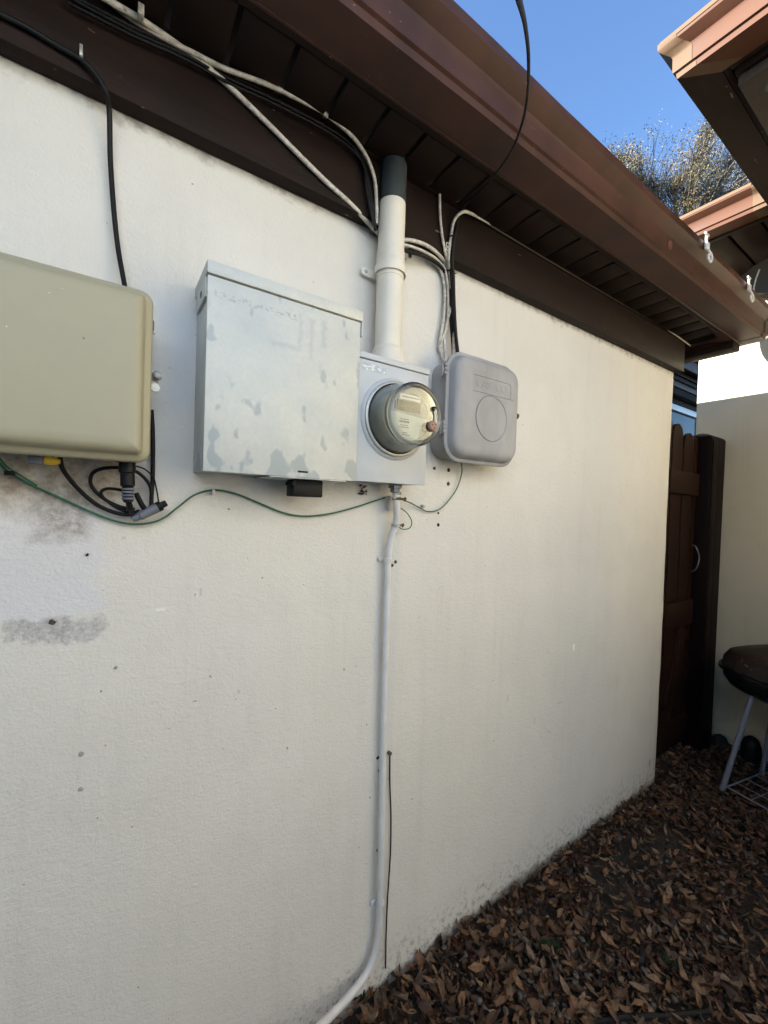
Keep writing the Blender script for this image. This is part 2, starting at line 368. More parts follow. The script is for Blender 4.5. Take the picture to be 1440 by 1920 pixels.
def rrect(x0, x1, z0, z1, r, inset, y, n=6):
    x0 += inset; x1 -= inset; z0 += inset; z1 -= inset; r = max(r-inset, 0.002); out = []
    for cx, cz, a0 in ((x1-r, z1-r, 0), (x0+r, z1-r, 90), (x0+r, z0+r, 180), (x1-r, z0+r, 270)):
        for i in range(n+1):
            a = R_(a0+90*i/n); out.append(Vector((cx+r*math.cos(a), y, cz+r*math.sin(a))))
    return out
def smooth_path(pts, k=8):
    pts = [Vector(p) for p in pts]
    if len(pts) < 3: return pts
    out = []; Q = [pts[0]*2-pts[1]]+pts+[pts[-1]*2-pts[-2]]
    for i in range(1, len(Q)-2):
        a, b, c, d = Q[i-1:i+3]
        for j in range(k):
            u = j/k
            out.append(0.5*((2*b)+(c-a)*u+(2*a-5*b+4*c-d)*u*u+(3*b-a-3*c+d)*u**3))
    out.append(pts[-1]); return out
def wallpts(L, y):
    """(px, py[, y]) -> points"""
    return [P(q[0], q[1], q[2] if len(q) > 2 else y) for q in L]
def cable(name, pts, r, mat, label, cat='cable', group=None, parent=None, k=8, n=8):
    o = MB().tube(smooth_path(pts, k), r, n).build(name, mat, parent, smooth=60)
    if parent is None: tag(o, label, cat, group)
    return o
def text(name, body, size, mtx, mat, parent, depth=0.0006, sx=1.0):
    c = bpy.data.curves.new(name, 'FONT'); c.body = body; c.size = size; c.extrude = depth; c.align_x = 'CENTER'; c.align_y = 'CENTER'
    o = bpy.data.objects.new(name, c); COL.objects.link(o)
    dg = bpy.context.evaluated_depsgraph_get(); me = bpy.data.meshes.new_from_object(o.evaluated_get(dg))
    bpy.data.objects.remove(o); me.transform(mtx @ Matrix.Diagonal((sx, 1, 1, 1))); me.materials.clear()
    return link(me, name, mat, parent)
def onwall(x, y, z):      # local xy -> wall xz, facing -y
    return Matrix.Translation((x, y, z)) @ Matrix.Rotation(R_(90), 4, 'X')

# ------------------------------------------------------------------ ground
def ground():
    nx, ny = 160, 110
    xs = np.linspace(-3.0, 5.0, nx); ys = np.linspace(-4.0, 1.5, ny)
    vs = []; fs = []
    for j in range(ny):
        for i in range(nx):
            x, y = xs[i], ys[j]
            z = -0.012+0.010*mnoise.noise(Vector((x*3, y*3, 0)))+0.006*mnoise.noise(Vector((x*14, y*14, 4)))
            vs.append((x, y, z))
    for j in range(ny-1):
        for i in range(nx-1):
            a = j*nx+i; fs.append((a, a+1, a+nx+1, a+nx))
    # skirt out to the horizon, butting the fine patch
    b = len(vs); Rr = 150
    for x in (-Rr, -3.0, 5.0, Rr):
        for y in (-Rr, -4.0, 1.5, Rr): vs.append((x, y, -0.03))
    for i in range(3):
        for j in range(3):
            if i == 1 and j == 1: continue
            a = b+i*4+j; fs.append((a, a+4, a+5, a+1))
    me = bpy.data.meshes.new('ground'); me.from_pydata(vs, [], fs)
    return tag(link(me, 'ground', M['soil'], None, 80), kind='structure')
GROUND = ground()

# ------------------------------------------------------------------ our house
HX = 2.54; SZ = 2.391
house = empty('house', (0.5, 0.0, 0.0), 'cream stucco house wall with brown eaves, carrying the electric meter', 'house')
def wavy_wall():
    nx, nz = 150, 90; x0, x1, z0, z1 = -1.8, HX, -0.12, 2.245
    vs = []; fs = []
    for j in range(nz):
        for i in range(nx):
            x = x0+(x1-x0)*i/(nx-1); z = z0+(z1-z0)*j/(nz-1)
            y = 0.0035*mnoise.noise(Vector((x*1.7, 3, z*1.7)))+0.0016*mnoise.noise(Vector((x*9, 7, z*9)))
            e = (x1-x)
            if e < 0.015: y += 0.008*(1-e/0.015)
            if i == nx-1: x += 0.004*mnoise.noise(Vector((1, 1, z*5)))
            vs.append((x, y, z))
    for j in range(nz-1):
        for i in range(nx-1):
            a = j*nx+i; fs.append((a, a+1, a+nx+1, a+nx))
    b = len(vs)
    for j in range(nz): q = vs[j*nx+nx-1]; vs.append((q[0], 0.25, q[2])); 
    for j in range(nz-1):
        a = j*nx+nx-1; c = b+j; fs.append((a, c, c+1, a+nx))
    # far side and left end close the block
    k = len(vs); vs += [(x0, 0.25, z0), (x0, 0.25, z1)]
    fs.append((0, k, k+1, (nz-1)*nx)); fs.append((k, b, b+nz-1, k+1))
    me = bpy.data.meshes.new('wall'); me.from_pydata(vs, [], fs)
    return link(me, 'wall', M['stucco'], house, 50)
WALL = wavy_wall()
# side wall of the house going back from the corner
MB().box((HX-0.25, 0.26, -0.1), (HX-0.004, 5.0, 2.6)).build('side_wall', M['stucco'], house)
# small holes, nails and screw plugs in the wall
def wall_marks():
    lst = [(815, 878, .005), (842, 881, .0055), (841, 907, .006), (822, 962, .0035), (822, 984, .005), (97, 1167, .0055), (152, 1414, .0045), (152, 1480, .0045),
           (217, 1252, .004), (155, 632, 0), (1300, 1500, 0), (770, 476, .003), (708, 1421, .005), (712, 1445, .005), (709, 1595, .005), (742, 1000, .003), (164, 1040, .003), (736, 1060, .005), (742, 1054, .005)]
    for px, py, r in lst:
        if not r: continue
        p = P(px, py, -0.002)
        rs = [0.7+0.6*random.random() for _ in range(9)]
        r *= .8
        b = MB(); b.rings([[p+Vector((math.cos(a*0.698)*r*s*q, d, math.sin(a*0.698)*r*s*q)) for a, s in enumerate(rs)] for d, q in ((0.004, 1.25), (-0.001, 1.15), (-0.0025, 0.8))])
        b.build('anchor_hole', M['greyplastic'] if px in (217, 152) else (M['dark_void'] if random.random() < .3 else M['rust']), WALL)
wall_marks()
# lump of filler/wasp nest under the meter box
b = MB()
for i in range(14):
    p = P(679+random.uniform(-7, 7), 917+random.uniform(-9, 9), -0.004); q = p+Vector((random.uniform(-.006, .006), -0.006, random.uniform(-.006, .006)))
    b.cyl(p, q, random.uniform(.0012, .003), 5)
tag(b.build('mud_nest', M['rust'], None), 'small ragged mud dauber nest stuck to the wall below the meter box', 'nest')

MB().box((-1.8, -0.040, 2.232), (2.546, -0.0005, SZ-0.002)).build('frieze_board', M['brown'], house, 0.003)
# soffit: outer and inner strips, vented panels, dark cavity above
soff = MB().box((-1.8, -0.206, SZ), (2.78, -0.182, SZ+0.006)).build('soffit', M['brown_vinyl'], house, 0.0015)
MB().box((-1.8, -0.052, SZ), (2.56, -0.002, SZ+0.006)).build('soffit_strip', M['brown_vinyl'], soff)
MB().box((-1.8, -0.2, SZ+0.03), (2.78, 0.3, SZ+0.035)).build('cavity_board', M['dark_void'], soff)
MB().box((-1.8, -0.210, SZ-0.006), (2.80, -0.2035, SZ+0.004)).build('soffit_trim', M['gutter'], soff, 0.001)
k0 = -18
base_me = None
for k in range(k0, 20):
    xa = 0.303+0.1118*k+0.0055; xb = xa+0.1118-0.011
    if base_me is None:
        o = MB().box((0, -0.1815, 0), (xb-xa, -0.0525, 0.005)).build('soffit_panel', M['brown_vinyl'], None, 0.0012)
        base_me = o.data
    else:
        o = bpy.data.objects.new('soffit_panel', base_me); COL.objects.link(o)
    o.location = (xa, 0, SZ+0.0005+random.uniform(-.0006, .0006)); rel(o, soff)
# end soffit beyond the wall corner
for k in range(6):
    MB().box((2.56, -0.045+0.1*k, SZ+0.001), (2.70, -0.045+0.1*k+0.09, SZ+0.006)).build('soffit_panel', M['brown_vinyl'], soff, 0.001)
MB().box((2.545, 0.0, 2.25), (2.575, 5.0, SZ-0.002)).build('frieze_board', M['brown'], house, 0.002)
MB().box((2.70, -0.20, 2.352), (2.795, 5.0, 2.389)).build('end_fascia', M['brown'], house, 0.002)
# bent, torn aluminium flashing at the soffit corner
b = MB()
pts = [PZ(*q, SZ-0.004) for q in ((1330, 612), (1356, 625), (1372, 636), (1352, 641), (1320, 645), (1294, 652), (1292, 646), (1318, 640), (1345, 634))]
vs = [b.bm.verts.new(p+Vector((0, 0, random.uniform(-.006, .002)))) for p in pts]
for f in ((0, 1, 2, 3, 8), (8, 3, 4, 7), (7, 4, 5, 6)): b.bm.faces.new([vs[i] for i in f])
bmesh.ops.solidify(b.bm, geom=b.bm.faces[:], thickness=0.0015)
b.build('torn_flashing', M['gutter'], house)

GP = [(0.0, 0.0), (0.093, -0.002), (0.095, 0.012), (0.0955, 0.014), (0.1025, 0.018), (0.1035, 0.026), (0.104, 0.064), (0.108, 0.073), (0.121, 0.083), (0.1355, 0.096), (0.1375, 0.104), (0.1375, 0.118), (0.134, 0.122), (0.124, 0.122),
      (0.1225, 0.119), (0.131, 0.117), (0.131, 0.105), (0.104, 0.077), (0.100, 0.065), (0.0995, 0.028), (0.096, 0.021), (0.0905, 0.017), (0.089, 0.003), (0.003, 0.003), (0.002, 0.113), (-0.001, 0.115)]
def gutter(A, B, out, mat, parent, name='gutter', k=1.0, m0=0.0, m1=0.0):
    b = MB(); n = max(2, int((Vector(B)-Vector(A)).length/0.25)); A = Vector(A); B = Vector(B); out = Vector(out)
    rs = []
    for i in range(n+1):
        p = A.lerp(B, i/n); w = 0 if i in (0, n) else random.uniform(-.0012, .0012)
        mm = (m0 if i == 0 else m1 if i == n else 0.0); dv = (B-A).normalized()
        rs.append([p+out*(o*k+w)+Vector((0, 0, z*k+w))+dv*(o*k*mm) for o, z in GP])
    b.rings(rs); o = b.build(name, mat, parent, smooth=28); return o
GB = SZ-0.003
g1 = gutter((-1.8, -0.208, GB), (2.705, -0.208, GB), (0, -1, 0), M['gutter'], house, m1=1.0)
# mitre joint lap and end return
b = MB(); lap = [(o+0.0015 if o > .05 else o, z) for o, z in GP[:14]]
b.rings([[Vector((x, -0.208-o-0.001, GB+z-(.001 if z < .01 else 0))) for o, z in lap] for x in (2.73, 2.745)], cap=False, close=False)
b.build('mitre_lap', M['brown_vinyl'], g1)
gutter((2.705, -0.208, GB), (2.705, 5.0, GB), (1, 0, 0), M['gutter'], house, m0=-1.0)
# lighter red patch on the gutter front, a sun fleck put into colour
p = P(1257, 450, -0.3135); p.z = GB+0.046
b = MB(); b.rings([[Vector((p.x+math.cos(a*.5236)*0.018*s, -0.3138-0.0003*(1-s), p.z+math.sin(a*.5236)*0.017*s+math.cos(a*.5236)*0.004)) for a in range(12)] for s in (1.0, 0.5)])
b.build('sun_fleck', simple('sun_fleck_paint', (0.13, 0.055, 0.038), 0.6, spec=0.2, var=0.3), g1)
# roof above: hipped slope, fascia behind the gutter
MB().box((-1.8, -0.2075, SZ-0.004), (2.70, -0.19, 2.53)).build('fascia_board', M['brown'], house)
b = MB()
ez = 2.525; pitch = 0.33; rx = 2.83; ry = -0.24; D = 3.2
vs = [(-1.8, ry, ez), (rx, ry, ez), (rx-D, ry+D, ez+pitch*D), (-1.8, ry+D, ez+pitch*D), (rx, ry+2*D, ez)]
b.poly(vs, [(0, 1, 2, 3), (1, 4, 2)])
bmesh.ops.solidify(b.bm, geom=b.bm.faces[:], thickness=0.03)
b.build('roof', M['shingle'], house)

# ------------------------------------------------------------------ neighbour house
X1 = 3.33
nb = empty('neighbour_house', (3.4, -0.5, 0.0), 'sunlit cream stucco house beyond the gate with brown gutters', 'house')
def nwall(x0, y0, x1, y1, z0, z1, name='wall', mat='stucco2', bev=0.006):
    return MB().box((x0, y0, z0), (x1, y1, z1)).build(name, M[mat], nb, bev)
nw = nwall(X1, -4.0, X1+0.2, 0.172, -0.1, 3.03)
# far eave over that wall
FZ = 2.985
fs_ = MB().box((2.725, -0.40, FZ), (2.76, 0.27, FZ+0.006)).build('soffit', M['brown_vinyl'], nb)
for k in range(5):
    y = -0.40+0.135*k
    MB().box((2.761, y, FZ+0.001), (X1-0.002, y+0.121, FZ+0.006)).build('soffit_panel', M['brown_vinyl'], fs_, 0.001)
MB().box((2.70, -0.6, FZ+0.04), (X1+0.1, 0.27, FZ+0.045)).build('cavity_board', M['dark_void'], fs_)
MB().box((X1-0.02, -0.40, FZ-0.012), (X1-0.001, 0.19, FZ-0.001)).build('wall_trim', M['brown_vinyl'], fs_)
MB().box((2.70, -0.4, 2.965), (2.724, 0.30, 3.13)).build('fascia_board', M['brown'], nb, 0.002)
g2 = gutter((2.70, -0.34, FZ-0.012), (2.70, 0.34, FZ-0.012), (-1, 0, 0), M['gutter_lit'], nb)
b = MB(); lap = [(o+.0015, z) for o, z in GP[:14]]
b.rings([[Vector((2.70-o, y, FZ-0.013+z)) for o, z in lap] for y in (-0.335, -0.28)], cap=False, close=False)
b.build('mitre_lap', M['lap_and_lit_lip'], g2)
b = MB(); b.rings([[Vector((2.70-o-.0015, y, FZ-0.0125+z)) for o, z in GP[10:14]] for y in (-0.33, 0.34)], cap=False, close=False); b.build('lit_gutter_lip', M['lap_and_lit_lip'], g2)  # paler strip paints the sunlit edge of the lip
# near wing: its eave runs towards the camera side, its end board runs back to the far eave
NZ = 2.915
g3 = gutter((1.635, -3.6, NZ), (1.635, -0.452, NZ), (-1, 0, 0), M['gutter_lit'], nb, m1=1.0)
gutter((1.635, -0.452, NZ), (2.69, -0.452, NZ), (0, 1, 0), M['brown'], nb, m0=-1.0)  # same gutter round the corner, its shade put into a darker brown
b = MB(); b.rings([[Vector((1.635-o-.0015, -0.452+(o if j else o-0.055), NZ-0.001+z)) for o, z in GP[:14]] for j in (0, 1)], cap=False, close=False); b.build('mitre_lap', M['lap_and_lit_lip'], g3)
b = MB(); b.rings([[Vector((1.635-o-.002, y, NZ+z+.001)) for o, z in GP[10:14]] for y in (-3.6, -0.322)], cap=False, close=False); b.build('lit_gutter_lip', M['lap_and_lit_lip'], g3)  # lip brightened by a pale strip, sun put into the colour
MB().box((1.62, -0.470, NZ+0.001), (2.69, -0.4525, NZ+0.14)).build('end_fascia', M['brown'], nb, 0.003)
MB().box((1.636, -3.6, NZ+0.0), (1.655, -0.471, NZ+0.14)).build('fascia_board', M['brown'], nb, 0.002)
s2 = MB().box((1.655, -3.6, 3.005), (2.69, -0.4715, 3.011)).build('soffit', M['brown_vinyl'], nb)
MB().box((1.66, -3.6, 2.90), (1.70, -0.4765, 3.003)).build('frieze_board', M['brown_vinyl'], nb, 0.004)
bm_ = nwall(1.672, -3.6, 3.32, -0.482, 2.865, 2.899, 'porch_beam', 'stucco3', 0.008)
nwall(1.78, -3.3, 3.32, -1.2, -0.1, 2.863, 'light_screen_wall', 'screenwall')  # unseen wall added to block light from the grill corner and bounce warmth
MB().box((1.70, -3.6, 2.90), (3.32, -0.49, 3.003)).build('beam_core', M['stucco2'], nb)
p = PZ(1432, 160, 2.862)
b = MB(); b.lathe((p.x+0.02, p.y-0.03, 2.866), (0, 0, -1), [(0, .032), (.004, .034), (.006, .028), (.002, .024)], 24); b.build('round_fixture', M['dark_pipe'], nb)
for (px, py) in ((1304, 104), (1296, 130), (1348, 190), (1385, 262)):
    q = PZ(px, py, 3.0); b = MB(); b.lathe((q.x, q.y, 3.006), (0, 0, -1), [(0, .006), (.004, .004)], 8); b.build('screw', M['rust'], s2)
# porch posts and closing walls (the wing stands on something)
nwall(1.70, -3.6, 1.95, -3.35, -0.1, 2.864, 'porch_column')
nwall(1.70, -4.0, 3.33, -3.61, -0.1, 3.0, 'back_wall')
# roofs
b = MB(); b.poly([(2.62, -0.36, 3.12), (2.62, .33, 3.12), (5.6, .33, 4.1), (5.6, -0.36, 4.1)], [(0, 1, 2, 3)])
bmesh.ops.solidify(b.bm, geom=b.bm.faces[:], thickness=0.03); b.build('roof', M['shingle'], nb)
b = MB(); b.poly([(1.56, -4.0, 3.06), (1.56, -0.33, 3.06), (5.6, -0.33, 4.1), (5.6, -4.0, 4.1)], [(0, 1, 2, 3)])
bmesh.ops.solidify(b.bm, geom=b.bm.faces[:], thickness=0.03); b.build('roof', M['shingle'], nb)
# recessed wing seen through the gap: wall, window, low eave
YR = 1.25
q0 = P(1262, 800, YR); 
rw = nwall(3.0, YR, 9.5, YR+0.2, -0.1, 3.4, 'recessed_wall')
wx1 = P(1308, 800, YR).x; wz1 = P(1300, 775, YR).z
fr = MB(); th = 0.07
fr.box((wx1-1.5, YR-0.05, wz1-th), (wx1, YR+0.02, wz1)); fr.box((wx1-th, YR-0.05, wz1-1.4), (wx1, YR+0.02, wz1-th-.001)); fr.box((wx1-1.5, YR-0.05, wz1-1.4), (wx1-1.5+th, YR+0.02, wz1-th-.001)); fr.box((wx1-1.5+th, YR-0.05, wz1-1.4), (wx1-th-.001, YR+0.02, wz1-1.33))
win = fr.build('window', M['winframe'], nb, 0.006)
MB().box((wx1-1.5+th, YR-0.02, wz1-1.33), (wx1-th-.002, YR-0.012, wz1-th-.002)).build('pane', M['pane'], win)
MB().box((wx1-1.6, YR-0.02, wz1+.03), (wx1+0.1, YR-0.002, wz1+0.07)).build('window_head', M['brown_vinyl'], nb)
def zz(py, y, px=1290): return P(px, py, y).z
ya = 1.14
MB().box((3.6, ya, zz(748, ya)), (9.5, YR-.002, zz(735, ya))).build('frieze_board', M['dark_void'], nb, 0.002)
MB().box((3.6, ya-0.02, zz(734, ya-0.02)), (9.5, YR-.004, zz(723, ya-0.02))).build('eave_batten', M['gutter'], nb, 0.004)
for k in range(3):
    yk = ya-0.04-0.015*k
    MB().box((3.6, yk, zz(721-10*k, yk)), (9.5, yk+0.05, zz(714-10*k, yk))).build('eave_batten', M['brown_vinyl'], nb, 0.002)
MB().box((3.6, 1.00, zz(693, 1.0)), (9.5, 1.03, zz(672, 1.0))).build('fascia_board', M['gutter'], nb, 0.003)
MB().box((3.6, 1.031, zz(690, 1.0)), (9.5, 1.3, zz(682, 1.0))).build('eave_underside', M['dark_void'], nb)
MB().box((3.6, 0.98, zz(672, 1.0)+.002), (9.5, 1.5, zz(672, 1.0)+0.1)).build('roof_edge', M['brown'], nb)

# ------------------------------------------------------------------ gate and gate post
gate = empty('garden_gate', (2.82, 0.05, 0.0), 'brown stained wooden picket gate in the gap beside the house corner', 'gate')
def picket(x0, x1, z1, y=0.052, wob=0.0):
    b = MB(); w = x1-x0; cx = (x0+x1)/2; rs = []
    prof = []
    for i in range(9):
        a = R_(180-180*i/8); prof.append((cx+math.cos(a)*w/2, z1-w*0.5+math.sin(a)*w*0.5))
    L = []
    for i in range(24): z = 0.06+(z1-w*0.5-0.06)*i/23; L.append((x1+wob*mnoise.noise(Vector((x1*9, 0, z*4))), z))
    Lf = [(x0+wob*mnoise.noise(Vector((x0*9+3, 0, z*4))), z) for _, z in L]
    ring = Lf+prof[1:-1]+list(reversed(L))
    f = [b.bm.verts.new((x, y, z)) for x, z in ring]; g = [b.bm.verts.new((x, y+0.018, z)) for x, z in ring]
    b.bm.faces.new(f); b.bm.faces.new(list(reversed(g)))
    for i in range(len(f)): j = (i+1) % len(f); b.bm.faces.new((f[i], g[i], g[j], f[j]))
    return b.build('picket', M['gate'], gate)
for x0, x1, z1 in ((2.585, 2.672, 2.02), (2.686, 2.823, 2.0), (2.846, 2.985, 1.965), (2.996, 3.045, 1.95)):
    picket(x0, x1, z1, wob=0.008)
for z0, z1 in ((1.620, 1.752), (0.835, 0.985), (0.14, 0.27)):
    MB().box((2.60, 0.028, z0), (3.0, 0.0515, z1), Matrix.Rotation(R_(0.6), 4, 'Y')).build('rail', M['gate'], gate, 0.002)
b = MB(); b.box((-.5, 0.03, -0.045), (.5, 0.0505, 0.045), Matrix.Translation((2.82, 0.0, 0.56)) @ Matrix.Rotation(R_(-68), 4, 'Y') @ Matrix.Scale(0.48, 4, (1, 0, 0)))
b.build('brace', M['gate'], gate, 0.002)
h = empty('handle_anchor', (0, 0, 0)); bpy.data.objects.remove(h)
ha = [P(1299, 1022, 0.035), P(1305, 1026, 0.0), P(1311, 1045, -0.01), P(1306, 1065, 0.0), P(1297, 1072, 0.035)]
MB().tube(smooth_path(ha, 6), 0.004, 8).build('handle', M['steel'], gate)
post = empty('gate_post', (3.15, 0.03, 0.0), 'dark brown square gate post with rounded top against the neighbour wall', 'post')
b = MB(); rs = []
for z, ins in ((-0.05, 0), (1.945, 0), (1.958, .006), (1.972, .03), (1.98, .055)):
    rs.append([Vector((3.04+ins*.6, -0.02+ins, z)), Vector((3.262-ins, -0.02+ins, z)), Vector((3.262-ins, 0.10-ins*.6, z)), Vector((3.04+ins*.6, 0.10-ins*.6, z))])
b.rings(rs); b.build('shaft', M['post'], post, 0.004)
MB().box((3.266, 0.0, 0.0), (3.326, 0.09, 1.955)).build('filler_board', M['post'], post, 0.003)
MB().box((3.046, -0.027, 0.0), (3.115, -0.0205, 1.93)).build('face_board', M['post'], post, 0.002)

# ------------------------------------------------------------------ unseen opposite house, its wall sized and tinted to bounce light
op = empty('unseen_opposite_house', (-1.0, -3.4, 0.0), 'unseen pale house wall across the side yard, shaped to bounce light', 'house')
MB().box((-2.3, -2.75, -0.1), (1.45, -2.55, 3.7)).build('wall', M['bouncewall'], op, 0.005)

eh = empty('sun_block_house', (-6.0, 0.0, 0.0), 'unseen house block added at the yard end to keep sun off the ground', 'house')
MB().box((-7.0, -6.0, -0.1), (-4.3, 3.0, 4.1)).build('wall', M['stucco2'], eh, 0.005)  # unseen block added to shade the ground and lower opposite wall
b = MB(); b.poly([(-4.1, -6.3, 4.1), (-4.1, 3.3, 4.1), (-7.3, 3.3, 4.1), (-7.3, -6.3, 4.1), (-5.7, -5, 4.6), (-5.7, 2, 4.6)], [(0, 1, 5, 4), (1, 2, 5), (2, 3, 4, 5), (3, 0, 4), (0, 3, 2, 1)]); b.build('roof', M['shingle'], eh)  # roof of the added sun block
# ------------------------------------------------------------------ tan telecom cabinet
tb = empty('telecom_cabinet', (-0.15, 0, 1.53), 'tan plastic utility cabinet with rounded door at the left end of the wall', 'cabinet')
b = MB(); b.rings([rrect(-0.42, 0.055, 1.545, 1.835, 0.02, 0, y) for y in (0.003, -0.096)]); b.build('body', M['tan'], tb)
b = MB(); X = (-0.43, 0.0635, 1.533, 1.847)
b.rings([rrect(*X, 0.022, i, y) for y, i in ((-0.094, 0.002), (-0.096, 0.0), (-0.113, 0.0), (-0.118, 0.004), (-0.119, 0.011), (-0.121, 0.013), (-0.134, 0.015), (-0.141, 0.020), (-0.1435, 0.028), (-0.1440, 0.040))])
b.build('door', M['tan'], tb, smooth=50)
for (px, py, r) in ((157, 634, .0016), (12, 612, .0014), (117, 541, .0012), (92, 549, .0012)):
    q = P(px, py, -0.1443); MB().lathe((q.x, -0.1436, q.z), (0, -1, 0), [(0, r), (.0012, r*.7)], 8).build('speck', M['ink'] if r > .0015 else M['white'], tb)
q = P(293, 707, -0.07)
b = MB(); b.box((0.055, -0.075, q.z-0.028), (q.x+0.004, -0.066, q.z+0.004)); lt = b.build('latch', M['steel'], tb, 0.003)
b = MB(); b.lathe((q.x, -0.075, q.z), (0, -1, 0), [(0, .0105), (.004, .0105), (.004, .008), (.012, .008), (.013, .006)], 6); b.build('latch_bolt', M['steel'], lt)
b = MB(); b.lathe((q.x-0.002, -0.075, q.z-0.022), (0, -1, 0), [(0, .008), (.002, .008), (.002, .004), (.003, .004)], 16); b.build('latch_eye', M['silver'], lt)
q = P(288, 613, -0.07)
MB().box((0.052, -0.08, q.z-0.010), (q.x, -0.062, q.z+0.010)).build('hinge', M['rust'], tb, 0.002)
# gland and connector body under the cabinet
g = P(238, 866, -0.075)
b = MB(); b.lathe((g.x, g.y, 1.545), (0.04, 0, -1), [(0, .020), (.010, .020), (.012, .014), (.030, .0145), (.032, .012), (.055, .0125), (.058, .0095), (.085, .009), (.088, .006)], 18)
con = b.build('cable_gland', M['black'], tb)
for i in range(4):
    d = 0.060+0.006*i; b = MB(); b.lathe((g.x, g.y, 1.545), (0.04, 0, -1), [(d, .0095), (d+.001, .0108), (d+.003, .0108), (d+.004, .0095)], 16, False); b.build('grip_ring', M['bluegrey'], con)
q = P(78, 860, -0.06); MB().box((q.x-.018, -0.07, 1.520), (q.x+.003, -0.05, 1.534)).build('plug_body', M['bluegrey'], tb, 0.002)
q = P(92, 861, -0.06)
b = MB(); b.lathe((q.x-.006, -0.062, 1.529), (1, 0, -0.1), [(0, .008), (.012, .0085), (.022, .004)], 12); b.build('yellow_plug', M['yellow'], tb)

# cables around the cabinet
y = -0.02
cable('coax_cable', wallpts([(-10, 22, -.047), (50, 52, -.047), (110, 88, -.047), (152, 112, -.05), (178, 138, -.052), (198, 172, -.05), (205, 210, -.03), (207, 300, -.012), (214, 400, -.012), (222, 470, -.015), (235, 545, -.03), (236, 590, -.04)], y), 0.0048, M['black'],
      'thick black cable dropping from the brown board to the top of the tan cabinet')
cable('black_cable', wallpts([(112, 852, -.06), (118, 880, -.05), (145, 915, -.03), (180, 945, -.022), (212, 960, -.02), (240, 965, -.025), (262, 958, -.03)], y), 0.0040, M['black'],
      'black cable sweeping down to the right from beneath the tan cabinet')
loop = [(252, 955, -.03), (225, 950, -.02), (195, 935, -.015), (172, 912, -.015), (172, 890, -.018), (190, 879, -.022), (222, 877, -.03), (255, 884, -.032), (278, 905, -.028), (284, 925, -.025), (282, 950, -.025), (262, 962, -.03)]
cable('coiled_cable', wallpts(loop, y), 0.0034, M['black'], 'loop of black cable coiled behind the connector under the tan cabinet')
cable('coiled_cable', wallpts([(240, 921, -.035), (205, 916, -.02), (190, 922, -.018), (196, 935, -.018), (225, 955, -.02), (250, 962, -.025)], y), 0.0030, M['black'], 'small inner loop of thin black cable beside the ribbed connector')
cable('drop_cable', wallpts([(284, 768, -.02), (286, 800, -.015), (287, 850, -.015), (286, 900, -.015), (284, 935, -.015), (284, 960, -.02)], y), 0.0042, M['black'], 'straight black cable running down along the right edge of the tan cabinet')
cable('tether', wallpts([(252, 873, -.05), (272, 880, -.03), (287, 895, -.02), (293, 915, -.018), (298, 945, -.02)], y), 0.0016, M['black'], 'thin black tether looping from the connector to the grey in-line plug')
cable('cable_tail', wallpts([(240, 935, -.07), (243, 950, -.055), (247, 962, -.04)], y), 0.0055, M['black'], 'short thick black tail leaving the ribbed connector', )
cable('cable_tail', wallpts([(255, 925, -.04), (265, 945, -.035), (275, 960, -.03)], y), 0.0050, M['black'], 'short black cable stub crossing behind the grey in-line plug')
p0, p1 = P(248, 974, -.03), P(312, 943, -.03)
ip = empty('inline_plug', p0, 'grey cylindrical in-line plug hanging at the end of the black cables', 'connector')
d = (p1-p0).normalized(); L = (p1-p0).length
MB().lathe(p0, d, [(0, .006), (.006, .008), (.014, .008), (.015, .010), (L*.72, .0105), (L*.73, .008)], 14).build('body', M['bluegrey'], ip)
MB().lathe(p0+d*L*.73, d, [(0, .0105), (.008, .0105), (.009, .007), (L*.27, .0065)], 12).build('cap', M['black'], ip)

# ------------------------------------------------------------------ galvanised panel
pn = empty('electrical_panel', (0.326, 0, 1.525), 'galvanised steel breaker panel with stained cover beside the tan cabinet', 'panel')
MB().box((0.156, -0.124, 1.527), (0.496, 0.004, 1.922)).build('body', M['galv'], pn, 0.002)
b = MB(); b.box((0.153, -0.131, 1.524), (0.4985, -0.1245, 1.906)); b.build('cover', M['galv'], pn, 0.002, 2)
b = MB(); b.box((0.151, -0.135, 1.908), (0.502, 0.003, 1.933)); hood = b.build('hood', M['galv'], pn, 0.002)
MB().box((0.4988, -0.135, 1.872), (0.5015, -0.115, 1.9075)).build('hood_tab', M['galv'], hood)
MB().box((0.151, -0.118, 1.868), (0.1555, -0.02, 1.9075)).build('hood_tab', M['galv'], hood)
MB().lathe((0.1535, -0.075, 1.888), (-1, 0, 0), [(0, .008), (.003, .007), (.004, .003)], 16).build('knockout_screw', M['rust'], pn)
MB().box((0.285, -0.134, 1.5215), (0.47, -0.02, 1.5235)).build('bottom_lip', M['galv'], pn)
q = P(568, 885, -0.133)
b = MB(); b.box((q.x-0.012, -0.1335, q.z-0.0015), (q.x+0.012, -0.1312, q.z+0.0025)); b.build('cover_slot', M['dark_void'], pn, 0.001)
q0, q1 = P(546, 900, -0.09), P(600, 936, -0.09)
bb = MB().box((q0.x, -0.105, q1.z+.004), (q1.x, -0.06, 1.5212)).build('bottom_block', M['black'], pn, 0.003)
MB().box((q0.x-.003, -0.108, 1.508), (q0.x+.004, -0.062, 1.516)).build('block_clip', M['black'], bb)

